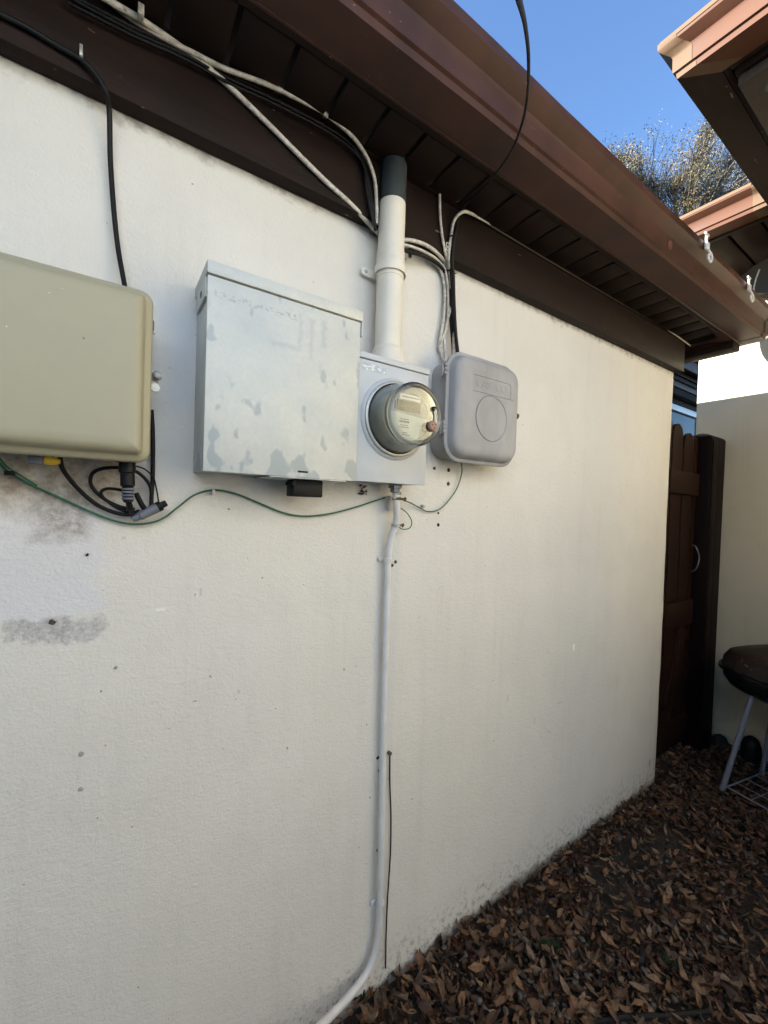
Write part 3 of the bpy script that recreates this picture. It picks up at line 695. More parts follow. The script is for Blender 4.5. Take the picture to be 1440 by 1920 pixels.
# ------------------------------------------------------------------ meter socket + meter
ms = empty('meter_socket', (0.623, 0, 1.53), 'blue grey meter box between the steel panel and the grey plastic box', 'meter box')
MB().box((0.510, -0.100, 1.529), (0.735, 0.004, 1.838)).build('body', M['socket'], ms, 0.003)
MB().box((0.512, -0.105, 1.527), (0.7355, -0.1004, 1.833)).build('cover', M['socket'], ms, 0.002)
MB().box((0.508, -0.109, 1.8345), (0.738, 0.003, 1.850)).build('top_flange', M['socket'], ms, 0.002)
MCx, MCz = 0.627, 1.695
b = MB(); b.lathe((MCx, -0.1045, MCz), (0, -1, 0), [(0, .108), (.002, .107), (.006, .100), (.007, .096)], 56, False); b.build('pressed_ring', M['socket'], ms, smooth=60)
# sticker
def sticker():
    m, t, b = nodes('worn_sticker'); v = coords(t, True, (1, 1, 1.8)); n = noise(t, v, 95, 3, 0.6)
    c = mixc(t, ramp(t, n, [(0.50, 0.0), (0.56, 1.0)]), (0.38, 0.44, 0.48), (0.66, 0.70, 0.74)); t.links.new(c, b.inputs['Base Color']); return m
q0, q1 = P(681, 674, -0.106), P(724, 705, -0.106)
MB().box((q0.x, -0.1056, q1.z+.004), (q1.x, -0.1051, q0.z-.006)).build('sticker', sticker(), ms)
q = P(763, 677, -.1); MB().cyl((q.x, -0.07, 1.849), (q.x, -0.07, 1.856), 0.002, 6).build('screw', M['rust'], ms)

mt = empty('electric_meter', (MCx, -0.106, MCz), 'round digital electricity meter in a clear cover on the blue grey box', 'meter')
c0 = (MCx, -0.1055, MCz); ax = (0, -1, 0)
MB().lathe(c0, ax, [(0, .0965), (.001, .0985), (.010, .0985), (.012, .0950), (.012, .092), (.001, .091)], 64, False).build('seal_ring', M['silver'], mt, smooth=50)
MB().lathe(c0, ax, [(0.001, .0925), (.006, .0925), (.007, .090)], 64, True).build('gasket', M['dark_void'], mt)
MB().lathe(c0, ax, [(0.007, .0875), (.050, .0790), (.058, .0765)], 64, True).build('body', M['meter_body'], mt, smooth=50)
MB().lathe(c0, ax, [(0.007, .0900), (.020, .0885), (.074, .0785), (.077, .0785), (.088, .0785), (.0935, .0765), (.0955, .072), (.0955, .068), (.0935, .0655), (.0925, 0.0645)], 72, False).build('cover_rim', glass('meter_glass_side', (0.90, 0.91, 0.87), 1.3, 0.12), mt, smooth=50)
MB().lathe(c0, ax, [(0.0925, .0645), (.0930, .04), (.0931, .001)], 64, True).build('cover_glass', M['glass'], mt)
fy = -0.1055-0.066
MB().lathe((MCx, fy+.004, MCz), ax, [(0, .0735), (.003, .0735), (.004, .072)], 64).build('face_ring', M['silver'], mt)
# an inner drum between body and face ring
MB().lathe((MCx, fy, MCz), ax, [(0.0005, .069), (.0015, .069), (.002, .068)], 64).build('face_plate', M['meter_face'], mt)
def fm(px, py, y): # point on the meter's face
    return P(px, py, y)
fy2 = fy-0.0024
b = MB()   # white name plate: lower left sector
n = 22; ring = [(MCx+0.062*math.cos(R_(a)), MCz+0.062*math.sin(R_(a))) for a in np.linspace(178, 292, n)]
ring += [(MCx+0.030, MCz-0.030), (MCx+0.062, MCz-0.004), (MCx-.06, MCz+0.004)]
f = [b.bm.verts.new((x, fy2, z)) for x, z in ring]; g = [b.bm.verts.new((x, fy2+.0008, z)) for x, z in ring]
b.bm.faces.new(f); b.bm.faces.new(list(reversed(g)))
for i in range(len(f)): j = (i+1) % len(f); b.bm.faces.new((f[i], g[i], g[j], f[j]))
b.build('nameplate', M['meter_white'], mt)
MB().box((MCx-0.045, fy2-.001, MCz+0.008), (MCx+0.028, fy2+.001, MCz+0.034)).build('display', M['lcd'], mt, 0.001)
MB().box((MCx-0.037, fy2-.0006, MCz+0.037), (MCx+0.026, fy2+.001, MCz+0.050)).build('label_strip', M['white'], mt)
b = MB()
for i in range(11): b.box((MCx-0.030+i*.005, fy2-.0010, MCz+0.042), (MCx-0.0265+i*.005, fy2-.0003, MCz+0.0455))
for r, (z, x0, x1, hgt) in enumerate(((-.013, -.035, -.012, .0022), (-.0205, -.036, -.006, .0045), (-.028, -.033, -.010, .002), (-.033, -.036, -.006, .0022), (-.046, -.026, -.012, .002), (-.051, -.027, -.004, .0018))):
    x = x0
    while x < x1:
        w = random.uniform(.0015, .004); b.box((MCx+x, fy2-.0006, MCz+z), (MCx+x+w, fy2-.0001, MCz+z+hgt)); x += w+.0012
o = b.build('print', M['ink'], mt); o['kind'] = 'stuff'
MB().box((MCx-0.040, fy2-.0013, MCz+0.0185), (MCx-0.020, fy2-.0011, MCz+0.0195)).build('digit_bar', M['ink'], mt)
b = MB(); b.tube([Vector((MCx+0.054*math.cos(R_(a)), fy2, MCz+0.054*math.sin(R_(a)))) for a in np.linspace(10, 100, 18)], .0010, 6); b.build('dial_arc', M['ink'], mt)
b = MB(); b.tube([Vector((MCx+0.060*math.cos(R_(a)), fy2, MCz+0.060*math.sin(R_(a)))) for a in np.linspace(-75, -8, 14)], .0009, 6); b.build('dial_arc', M['ink'], mt)
MB().lathe((MCx+0.047, fy2, MCz-0.024), ax, [(0, .013), (.012, .0125), (.013, .010)], 20).build('optical_port', M['black'], mt)
b = MB(); b.lathe((MCx+0.047, -0.1985, MCz-0.024), ax, [(0, .0135), (.006, .0135), (.009, .011), (.010, .004)], 20); sl = b.build('reset_button', simple('coppery', (0.34, 0.20, 0.16), 0.5, spec=0.2), mt)
for a in (40, 160, 280):
    MB().lathe((MCx+0.047+.006*math.cos(R_(a)), -0.2075, MCz-0.024+.006*math.sin(R_(a))), ax, [(0, .0022), (.0015, .0018)], 8).build('pin', M['rust'], sl)
MB().lathe((MCx+0.050, -0.2, MCz+0.020), ax, [(0, .0065), (.004, .006), (.005, .003)], 14).build('lens', M['black'], mt)
MB().tube(smooth_path([(MCx+.050, -.203, MCz+.020), (MCx+.058, -.203, MCz+.002), (MCx+.052, -.203, MCz-.015)], 6), .0025, 6).build('seal_wire', M['silver'], mt)
b = MB()
for i in range(9):
    x = MCx-0.054; b.box((x, fy2-.0004, MCz+.012+i*.0022), (x+.006, fy2+.0006, MCz+.013+i*.0022))
b.build('vent_mark', M['ink'], mt)

# ------------------------------------------------------------------ service mast above the socket
ma = empty('service_mast', (0.630, -0.05, 1.85), 'thick cream conduit with dark upper end rising from the meter box to the soffit', 'conduit')
mx, my = 0.630, -0.052
MB().lathe((mx, my, 1.850), (0, 0, 1), [(0, .052), (.004, .053), (.010, .050), (.020, .0445), (.040, .043), (.044, .0385), (.050, .0365)], 32).build('hub', M['pvc'], ma)
MB().lathe((mx, my, 1.895), (0, 0, 1), [(0, .0362), (.20, .0362)], 32).build('pipe', M['pvc'], ma)
MB().lathe((mx, my, 2.085), (0, 0, 1), [(0, .0363), (.001, .0375), (.012, .0378), (.014, .0392), (.045, .0392), (.047, .0378), (.052, .0378), (.054, .0388), (.070, .0388), (.072, .0366)], 32).build('coupling', M['pvc'], ma, smooth=40)
MB().lathe((mx, my, 2.150), (0, 0, 1), [(0, .0364), (.140, .0362)], 32).build('pipe', M['pvc'], ma)
MB().lathe((mx, my, 2.288), (0, 0, 1), [(0, .0366), (.16, .0366)], 32).build('painted_pipe', M['dark_pipe'], ma)
# strap
st = MB(); 
arc = [Vector((mx+0.0415*math.cos(R_(a)), my+0.0415*math.sin(R_(a)), 2.095)) for a in np.linspace(-200, 20, 22)]
st.rings([[p+Vector((0, 0, dz)) + (p-Vector((mx, my, 2.095))).normalized()*dr for dz, dr in ((0, 0), (.020, 0), (.020, .002), (0, .002))] for p in arc])
strap = st.build('strap', M['pvc'], ma)
st = MB(); q = P(686, 511, -0.008)
st.rings([rrect(q.x-.016, mx-0.005, q.z-.011, q.z+.011, .010, 0, yy) for yy in (-0.001, -0.012)]); st.build('strap_ear', M['pvc'], strap, 0.001)
MB().lathe((q.x-.002, -0.012, q.z), (0, -1, 0), [(0, .005), (.002, .0045), (.003, .002)], 12).build('screw', M['silver'], strap)

# ------------------------------------------------------------------ grey plastic cable box
gb = empty('cable_box', (0.97, 0, 1.61), 'rounded grey plastic cable box with hinged lid to the right of the meter', 'junction box')
b = MB(); b.rings([rrect(0.836, 1.115, 1.622, 1.925, 0.05, i, y) for y, i in ((0.003, 0), (-0.055, 0), (-0.06, .004), (-0.08, .004))]); b.build('body', M['greyplastic'], gb, smooth=50)
LX = (0.8205, 1.136, 1.607, 1.938)
b = MB(); b.rings([rrect(*LX, 0.062, i, y, 8) for y, i in ((-0.072, .004), (-0.074, 0), (-0.082, 0), (-0.084, .003), (-0.0845, .010), (-0.088, .012), (-0.100, .016), (-0.107, .022), (-0.111, .032), (-0.112, .045))])
lid = b.build('lid', M['greyplastic'], gb, smooth=50)
lcx, lcz = P(922, 785, -.112).x, P(922, 785, -.112).z
b = MB(); rr = (P(951, 785, -.112).x-P(893, 785, -.112).x)/2
b.lathe((lcx, -0.1115, lcz), ax, [(0, rr), (.0022, rr-.0005), (.0022, rr-.0025), (0.0008, rr-.003), (.0009, .001)], 56); b.build('embossed_disc', M['greyplastic'], lid, smooth=40)
MB().lathe((lcx, -0.112, lcz), ax, [(0.0, rr+.0022), (.0004, rr+.0018), (.0004, rr+.0002), (0, rr)], 56, False).build('groove_ring', M['bluegrey'], lid)
q0, q1 = P(893, 703, -.112), P(955, 748, -.112)
zt = q0.z+.001; zb = zt-0.046; x0e, x1e = q0.x-.010, q1.x+.006
b = MB(); b.tube(smooth_path([(x0e, -.112, zt), (x1e-.02, -.112, zt), (x1e-.006, -.112, zt-.003), (x1e, -.112, zt-.012), (x1e, -.112, zb), (x1e-.002, -.112, zb-.002), (x0e, -.112, zb-.002)], 6), .0016, 6); b.build('embossed_frame', M['greyplastic'], lid)
text('embossed_letters', 'CASS|CO', 0.034, onwall((x0e+x1e)/2-.004, -.1120, (zt+zb)/2), M['greyplastic'], lid, 0.0007, 1.0)
for zc in (1.875, 1.705):
    hg = MB(); hg.box((0.814, -0.082, zc-.020), (0.826, -0.066, zc+.020)); ho = hg.build('hinge', M['greyplastic'], gb, 0.002)
    for dz in (-.016, -.004, .008):
        MB().lathe((0.817, -0.082, zc+dz), (0, 0, 1), [(0, .006), (.009, .006)], 12).build('knuckle', M['greyplastic'], ho)
    MB().tube(smooth_path([(0.812, -0.07, zc+.020), (0.810, -0.078, zc+.016), (0.810, -0.078, zc-.016), (0.812, -0.07, zc-.020)], 4), .0018, 6).build('hinge_pin', M['silver'], ho)
q = P(971, 781, -.08)
MB().lathe((1.134, -0.079, q.z+.002), (1, 0, -.2), [(0, .008), (.006, .0105), (.014, .0105), (.018, .007)], 12).build('lock_bolt', M['rust'], gb)
MB().box((1.130, -0.085, q.z-.028), (1.139, -0.072, q.z-.008)).build('hasp', M['greyplastic'], gb, .001)

# ------------------------------------------------------------------ lower conduit
cd = empty('ground_conduit', tuple(P(715, 1500, -.02)), 'thin white painted conduit running down the wall from the meter box to the ground', 'conduit')
yc = -0.020
path = wallpts([(741, 905, -.058), (743, 940, -.052), (744, 962, -.046), (741, 985, -.036), (733, 1010, -.026), (728, 1045, -.020), (726, 1100), (722, 1250), (718, 1400), (715, 1550), (712, 1680), (710, 1740), (703, 1785, -.022), (687, 1825, -.028), (660, 1862, -.045), (630, 1895, -.065), (600, 1925, -.085), (560, 1965, -.11)], yc)
MB().tube(smooth_path(path, 8), .0098, 14).build('pipe', M['conduit'], cd, smooth=60)
q = P(741, 908, -.058)
MB().lathe((q.x, q.y, 1.531), (0, 0, -1), [(0, .021), (.004, .021), (.005, .019), (.014, .019), (.015, .0135), (.026, .013), (.027, .0102)], 8).build('hub_nut', M['steel'], cd)
MB().lathe((q.x-.002, q.y-.045, 1.536), (.2, -1, -.1), [(0, .019), (.006, .019), (.007, .015)], 20).build('round_washer', M['silver'], cd) if False else None
for (px, py, yy, mm) in ((744, 925, -.053, 'steel'), (744, 935, -.052, 'rust'), (742, 985, -.037, 'silver')):
    c_ = P(px, py, yy); MB().lathe(c_-Vector((0, 0, .004)), (0.02, 0, 1), [(0, .0105), (.0005, .0130), (.008, .0130), (.0085, .0105)], 18).build('clamp_ring', M[mm], cd)
for (px, py, yy) in ((755, 936, -.055), (751, 985, -.04)):
    c_ = P(px, py, yy); b = MB(); b.cyl(c_-Vector((.008, 0, 0)), c_+Vector((.010, -.003, .001)), .0032, 8); b.cyl(c_+Vector((.006, -.002, -.006)), c_+Vector((.008, -.002, .006)), .0024, 8); b.build('clamp_screw', M['rust'], cd)
for (px, py) in ((727, 1049), (713, 1694)):
    c_ = P(px, py, yc); o = MB().lathe(c_-Vector((0, 0, .006)), (0.012, 0, 1), [(0, .0100), (.001, .0122), (.011, .0122), (.012, .0100)], 18).build('strap', M['conduit'], cd)
    MB().box((c_.x-.024, -.010, c_.z-.006), (c_.x-.008, -.002, c_.z+.006)).build('strap_ear', M['conduit'], o, .002)
tag(MB().box((P(729, 930, -.02).x, -.026, P(733, 958, -.02).z), (P(738, 930, -.02).x, -.008, P(733, 930, -.02).z)).build('wire_clip', M['white'], None, .001), 'small white rectangular clip behind the conduit clamp', 'clip')
cable('ground_rod', wallpts([(731, 1412), (731, 1470), (733, 1530), (732, 1600), (727, 1680), (724, 1750), (723, 1815)], -.006), .0022, M['black'], 'thin dark rod standing against the wall just right of the white conduit', 'rod')
q = P(730, 1412, -.006)
tag(MB().lathe((q.x, -.001, q.z), (0, -1, 0), [(0, .0055), (.006, .005), (.008, .0065), (.010, .0065)], 9).build('bolt', M['rust'], None), 'rusty bolt head in the wall at the top of the thin dark rod', 'bolt')

# ------------------------------------------------------------------ green ground wires
GW = [(-12, 855), (10, 880), (30, 893), (60, 910), (110, 932), (160, 955), (210, 975), (255, 983), (300, 975), (335, 950), (365, 928), (400, 919), (440, 925), (490, 945), (530, 961), (570, 968), (620, 963), (670, 950), (700, 940), (722, 933)]
cable('green_wire', wallpts(GW, -.010), .0021, M['green'], 'long green ground wire waving across the wall below the boxes', 'wire')
cable('green_wire', wallpts([(-12, 845), (12, 874), (35, 889), (70, 911)], -.014), .0016, M['green'], 'second thin green wire joining the long one under the tan cabinet', 'wire')
cable('green_wire', wallpts([(864, 860, -.03), (866, 885, -.012), (857, 915, -.010), (840, 940, -.010), (822, 956, -.010), (802, 959, -.010), (785, 951, -.012), (770, 943, -.03), (757, 938, -.05)], -.01), .0019, M['green'], 'short green wire from the grey plastic box to the conduit clamp', 'wire')
cable('green_wire', wallpts([(752, 953, -.045), (764, 963, -.03), (772, 978, -.025), (768, 990, -.025), (754, 992, -.03), (745, 984, -.04)], -.01), .0016, M['green'], 'tiny loop of green wire at the lower conduit clamp', 'wire')
q = P(400, 921, -.012)
tag(MB().box((q.x-.003, -.016, q.z-.008), (q.x+.003, -.001, q.z+.004)).build('wire_clip', M['white'], None, .001), 'small white nail clip holding the green wire below the steel panel', 'clip')
q = P(794, 950, -.010)
tag(MB().box((q.x-.004, -.014, q.z-.003), (q.x+.005, -.001, q.z+.006)).build('wire_clip', M['silver'], None, .001), 'small metal clip holding the short green wire right of the conduit clamp', 'clip')
q = P(20, 887, -.012)
tag(MB().box((q.x-.008, -.020, q.z-.004), (q.x+.006, -.006, q.z+.004), None).build('wire_clip', M['black'], None, .001), 'black clip pinching the green wires under the tan cabinet', 'clip')
q = P(153, 104, -.045)
tag(MB().box((q.x-.0025, -.060, q.z-.012), (q.x+.0025, -.041, q.z+.008)).build('wire_clip', M['silver'], None, .001), 'pale cable clip nailed to the brown board over the thick black cable', 'clip')
q = P(264, 25, -.07)
tag(MB().box((q.x-.005, -.082, q.z-.012), (q.x+.005, -.062, q.z+.008)).build('wire_clip', M['white_cable'], None, .001), 'cream cable clip holding the white conduit pipe near the soffit', 'clip')

# ------------------------------------------------------------------ white and black cables under the eave
cable('white_cable', wallpts([(170, -20, -.07), (215, 8, -.065), (264, 37, -.06), (330, 82, -.05), (400, 135, -.048), (500, 230, -.048), (600, 330, -.048), (660, 385, -.04), (706, 434, -.02), (735, 455, -.012)], -.05), .0060, M['white_cable'], 'thick dirty white cable running diagonally down the brown board to the mast')
cable('white_cable', wallpts([(190, -8, -.055), (250, 38, -.05), (320, 78, -.052), (370, 103, -.055), (420, 128, -.06), (500, 158, -.07), (560, 186, -.075), (610, 214, -.075), (655, 250, -.07), (685, 290, -.06), (702, 335, -.05), (706, 385, -.045), (706, 420, -.042)], -.05), .0050, M['white_cable'], 'off-white cable bending along the soffit edge and down behind the mast')
for i, dd in enumerate(((0, 0, .0042, 'upper'), (4, 8, .0036, 'middle'), (-2, 16, .0032, 'lowest'))):
    cable('black_cable', wallpts([(130+dd[0], -10+dd[1]), (250, 52+dd[1]), (340, 92+dd[1]), (430, 140+dd[1]), (500, 172+dd[1]), (560, 202+dd[1]), (620, 235+dd[1]), (660, 265+dd[1]), (682, 310), (692-i*3, 350), (700-i*2, 400), (704, 432)], -.046-.004*i), dd[2], M['black'], '%s black cable of the bundle sagging along the brown board left of the mast' % dd[3], group='black cables bundled left of the mast')
# right of the mast: bundle arcs into the vertical run
cable('white_cable', wallpts([(735, 452, -.03), (765, 450, -.045), (795, 458, -.046), (820, 475, -.035), (838, 500, -.02), (848, 540, -.015), (851, 600, -.015), (851, 665, -.03), (848, 700, -.05)], -.02), .0054, M['white_cable'], 'bright white cable arching from the mast to the vertical bundle')
cable('white_cable', wallpts([(735, 458, -.03), (762, 460, -.04), (795, 472, -.04), (820, 488, -.025), (836, 512, -.02), (840, 560), (838, 610), (826, 645), (832, 668), (838, 700, -.04)], -.016), .0042, M['white_cable'], 'second white cable just below the arching one, bowing left above the grey box')
cable('white_cable', wallpts([(790, 478, -.025), (818, 494, -.02), (829, 515), (834, 550), (831, 600), (824, 648), (830, 670), (836, 690), (838, 702, -.03)], -.012), .0046, M['white_cable'], 'greyish white cable with a kinked joint above the grey box')
q = P(825, 648, -.014)
cable('white_cable', wallpts([(824, 355, -.05), (825, 400, -.048), (828, 435, -.048), (834, 470, -.045), (841, 500, -.025), (844, 530, -.02), (846, 570, -.016), (838, 605, -.016), (833, 640, -.016), (838, 690, -.03)], -.02), .0042, M['white_cable'], 'short white cable with a cut end standing up over the brown board')
cable('white_cable', wallpts([(842, 510, -.02), (841, 480, -.046), (846, 440, -.048), (850, 418, -.052), (858, 404, -.06), (870, 397, -.068), (882, 400, -.066), (900, 410, -.055), (925, 424, -.046)], -.05), [.0046]*50+[.0046-.0004*i for i in range(4)]+[.003]*60, M['white_cable'], 'white cable hooking over into the soffit joint right of the mast')
cable('joint_cable', wallpts([(918, 421, -.047), (1050, 500, -.045), (1150, 559, -.045), (1235, 609, -.045)], -.05), .0030, M['joint'], 'thin grey brown cable tucked in the joint between soffit and brown board')
cable('joint_cable', wallpts([(1225, 602, -.046), (1262, 625, -.047), (1294, 648, -.050)], -.05), .0030, M['white_cable'], 'short white stretch painting the highlight on the joint cable at the house corner')  # white stretch stands in for the highlight along the cable's far end
cable('black_cable', wallpts([(735, 462, -.03), (765, 471, -.038), (800, 482, -.03), (828, 502, -.02), (842, 530, -.015), (846, 600, -.012), (850, 660, -.02), (850, 690, -.04)], -.02), .0058, M['black'], 'thick black cable curving under the white ones right of the mast')
cable('black_cable', wallpts([(843, 510, -.02), (845, 540, -.018), (848, 600, -.018), (853, 650, -.02), (855, 690, -.04)], -.02), .0052, M['black'], 'straight black cable in the middle of the vertical bundle above the grey box')
cable('black_cable', wallpts([(856, 425, -.056), (850, 455, -.054), (848, 490, -.05), (850, 520, -.042), (851, 560, -.036), (854, 620, -.034), (859, 668, -.045), (860, 690, -.055)], -.02), .0054, M['black'], 'thick straight black cable at the right side of the vertical bundle above the grey box')
# overhead drop wire: comes over the gutter from the sky
drop = [(960, -60, -.9), (972, -5, -.75), (985, 50, -.62), (991, 110, -.52), (989, 180, -.44), (978, 235, -.39), (958, 285, -.33), (930, 325, -.25), (898, 360, -.13), (872, 385, -.07), (858, 415, -.05), (850, 450, -.047), (845, 490, -.035), (846, 530, -.025), (850, 580, -.022), (856, 640, -.024), (860, 690, -.05)]
cable('drop_wire', wallpts(drop, -.02), .0030, M['black'], 'long thin black wire hanging from the sky over the gutter into the cable bundle', 'wire')
def tie(px, py, r, yy, label, w=.004):
    c_ = P(px, py, yy); b = MB(); b.tube([c_+Vector((r*math.cos(a), r*.8*math.sin(a), 0)) for a in np.linspace(0, 6.28, 18)], .002, 6); b.cyl(c_+Vector((r, 0, 0)), c_+Vector((r+.010, -.004, .004)), .0018, 6)
    tag(b.build('zip_tie', M['black'], None), label, 'cable tie')
tie(843, 511, .013, -.022, 'black zip tie around the cable bundle at the lower edge of the brown board')
tie(848, 444, .007, -.052, 'small black zip tie high on the cables over the brown board')
tie(770, 470, .011, -.036, 'black tie round the cables just right of the mast')
q = P(769, 474, -.03); tag(MB().cyl((q.x, -.030, q.z-.012), (q.x, -.030, q.z+.006), .005, 10).build('cable_clamp', M['black'], None), 'black plastic cable clamp right of the mast under the brown board', 'clip')
b = MB(); q = P(839, 463, -.048)
b.tube([q+Vector((.006*math.cos(a), -.001, .006+.006*math.sin(a))) for a in np.linspace(0, 6.28, 14)], .0013, 6); b.tube([q+Vector((.0045*math.cos(a), -.001, -.006+.0055*math.sin(a))) for a in np.linspace(.6, 5, 12)], .0013, 6)
tag(b.build('twist_tie', M['white'], None), 'small curled white wire tie between the cables on the brown board', 'tie')
# insulated staple marks along the slack white cable
for (px, py) in ((505, 243), (578, 316)):
    q = P(px, py, -.05); MB
# ------------------------------------------------------------------ light clips on the gutter
for (px, py, lab) in ((1326, 462, 'white plastic light hook on the gutter, nearer the meter'), (1405, 540, 'white plastic light hook on the gutter, nearest the roof corner')):
    q = P(px, py, -0.352)
    lc = empty('light_clip', q, lab, 'hook', 'white light hooks on the gutter lip')
    b = MB()
    b.box(q+Vector((-.013, -.004, -.012)), q+Vector((.010, .004, .012)), None); b.box(q+Vector((-.012, -.003, .013)), q+Vector((-.002, .003, .030))); b.box(q+Vector((-.020, -.003, .030)), q+Vector((.008, .003, .037)))
    for v in b.bm.verts: v.co = q+(v.co-q)*1.25
    b.build('grip', M['white'], lc, .003)
    MB().tube(smooth_path([q+Vector(v)*1.35 for v in ((.004, -.002, -.010), (.014, -.006, -.022), (.012, -.008, -.038), (-.002, -.010, -.048), (-.016, -.010, -.044), (-.018, -.010, -.034), (-.010, -.010, -.031))], 6), .0046, 8).build('hook', M['white'], lc)

# ------------------------------------------------------------------ satellite dish at the roof corner
dc = Vector((3.05, -0.25, 2.70)); dr = 0.235
ds = empty('satellite_dish', (2.72, -0.15, 2.55), 'tan satellite dish peeking over the gutter at the roof corner', 'satellite dish')
axd = Vector((-0.86, -0.05, 0.5)).normalized(); axd = Vector((-1, 0.12, 0.10)).normalized()
MB().lathe(dc, axd, [(-.03, .001), (-.028, dr*.4), (-.018, dr*.75), (0, dr), (.004, dr+.003), (.002, dr-.004), (-.014, dr*.72), (-.023, dr*.4), (-.025, .001)], 40, False).build('reflector', M['dish'], ds, smooth=50)
MB().tube(smooth_path([Vector((2.72, -.15, 2.56)), Vector((2.80, -.16, 2.64)), Vector((2.95, -.24, 2.68)), dc+axd*-.03+Vector((.03, 0, 0))], 6), .014, 10).build('mast', M['dish'], ds)
cable('dish_cable', [PX(*q, 3.02) for q in ((1424, 505), (1417, 525), (1413, 545), (1415, 562), (1423, 572), (1436, 583), (1450, 590))], .004, M['white_cable'], 'white cable curving down along the edge of the tan satellite dish')

# ------------------------------------------------------------------ charcoal grill
gc = Vector((2.97, -0.475, 0)); gr = empty('charcoal_grill', (gc.x, gc.y, 0), 'black charcoal grill on white legs with a wire shelf by the neighbour wall', 'grill')
def sq(a, hx, hy, z, rot=R_(-22), n=3.2):
    c_, s_ = math.cos(a), math.sin(a); x = hx*math.copysign(abs(c_)**(2/n), c_); y = hy*math.copysign(abs(s_)**(2/n), s_)
    return Vector((gc.x+x*math.cos(rot)-y*math.sin(rot), gc.y+x*math.sin(rot)+y*math.cos(rot), z))
AN = [2*math.pi*i/56 for i in range(56)]
HXg, HYg = .295, .285
def gring(k, z, m=1.0): return [sq(a, HXg*k, HYg*k, z) for a in AN]
b = MB(); b.rings([gring(k, z) for k, z in ((.45, .520), (.70, .528), (.88, .560), (.96, .60), (.985, .640))]); b.build('bowl', M['grill'], gr, smooth=60)
b = MB(); b.rings([gring(k, z) for k, z in ((.985, .641), (1.03, .641), (1.035, .648), (1.03, .656), (.985, .657))]); b.build('rim', M['grill'], gr, smooth=40)
b = MB(); b.rings([gring(k, z) for k, z in ((.985, .658), (.97, .70), (.90, .735), (.78, .752), (.60, .765), (.30, .792), (.1, .795))]); b.build('lid', M['grill_lid'], gr, smooth=50)
for pts in ([(1396, 1246), (1408, 1254), (1418, 1257)], [(1418, 1257), (1432, 1262), (1445, 1266)]):
    MB().tube([PX(a, c, 2.73) for a, c in pts], .0014, 6).build('scratch', M['steel'], gr)
feet = [Vector((2.74, -.229, 0)), Vector((3.12, -.30, 0)), Vector((2.66, -.66, 0)), Vector((3.06, -.74, 0))]
tops = [Vector((2.800, -.325, .56)), Vector((3.06, -.36, .56)), Vector((2.80, -.60, .56)), Vector((3.02, -.62, .56))]
for f_, t_ in zip(feet, tops): MB().tube([t_, t_.lerp(f_, .5), f_+Vector((0, 0, -.008))], .0125, 12).build('leg', M['legwhite'], gr)
b = MB()
def sh(u, v, z=.035): return feet[0].lerp(feet[1], u).lerp(feet[2].lerp(feet[3], u), v)+Vector((0, 0, z))
ins = .04
for (a, c) in (((ins, ins), (1-ins, ins)), ((1-ins, ins), (1-ins, 1-ins)), ((1-ins, 1-ins), (ins, 1-ins)), ((ins, 1-ins), (ins, ins))): b.tube([sh(*a), sh(*c)], .004, 8)
for i in range(1, 4):
    u = ins+(1-2*ins)*i/4; b.tube([sh(u, ins), sh(u, 1-ins)], .0022, 6); b.tube([sh(ins, u, .031), sh(1-ins, u, .031)], .0022, 6)
b.build('wire_shelf', M['legwhite'], gr)
# dark things against the neighbour wall
b = MB(); q = PZ(1418, 1425, 0.0); qx = Vector((3.22, q.y+.01, 0)); qx = Vector((3.235, -.222, 0))
b.lathe(qx, (0, 0, 1), [(0, .045), (.01, .05), (.10, .047), (.135, .035), (.15, .018)], 20); tag(b.build('plastic_jug', M['black'], None), 'black rounded plastic jug on the leaves behind the grill leg', 'jug')
b = MB(); b.lathe((3.27, -.06, -.01), (0, 0, 1), [(0, .05), (.03, .052), (.07, .035), (.085, .01)], 9); tag(b.build('rock', M['dark_void'], None, smooth=20), 'dark rock at the foot of the gate post', 'rock')
tag(MB().tube(smooth_path([PZ(1115, 1918, .018), PZ(1180, 1908, .022), PZ(1250, 1906, .022), PZ(1330, 1897, .018)], 6), .009, 8).build('hose', M['black'], None), 'piece of black hose lying in the leaves at the bottom edge', 'hose')

# ------------------------------------------------------------------ leaf litter
def leaf_grid():
    """unit leaf: length 1 along x, returns 3 columns x 6 rows"""
    us = np.linspace(0, 1, 6); w = np.array([0.03, random.uniform(.4, .85), random.uniform(.8, 1.05), random.uniform(.7, 1.05), random.uniform(.35, .75), .02 if random.random() < .8 else .4])*.5
    return us, w
def leaf_verts(L, wd, fold, curl, twist):
    us, w = leaf_grid(); out = []
    for u, ww in zip(us, w):
        bend = curl*(u-.5)**2
        for s in (-1, 0, 1):
            out.append((L*(u-.5), s*ww*wd, bend+abs(s)*fold*ww*wd+twist*s*(u-.5)*wd))
    return np.array(out)
LF = [(r*3+c, (r+1)*3+c, (r+1)*3+c+1, r*3+c+1) for r in range(5) for c in range(2)]
PAL = np.array([(0.036, .017, .010), (.080, .036, .018), (.13, .060, .028), (.18, .092, .044), (.21, .12, .062), (.085, .050, .032), (.13, .082, .050), (.09, .030, .015)])
def euler(a, b_, c):
    ca, sa, cb, sb, cc, sc_ = math.cos(a), math.sin(a), math.cos(b_), math.sin(b_), math.cos(c), math.sin(c)
    Rz = np.array([[cc, -sc_, 0], [sc_, cc, 0], [0, 0, 1]]); Ry = np.array([[cb, 0, sb], [0, 1, 0], [-sb, 0, cb]]); Rx = np.array([[1, 0, 0], [0, ca, -sa], [0, sa, ca]])
    return Rz @ Ry @ Rx
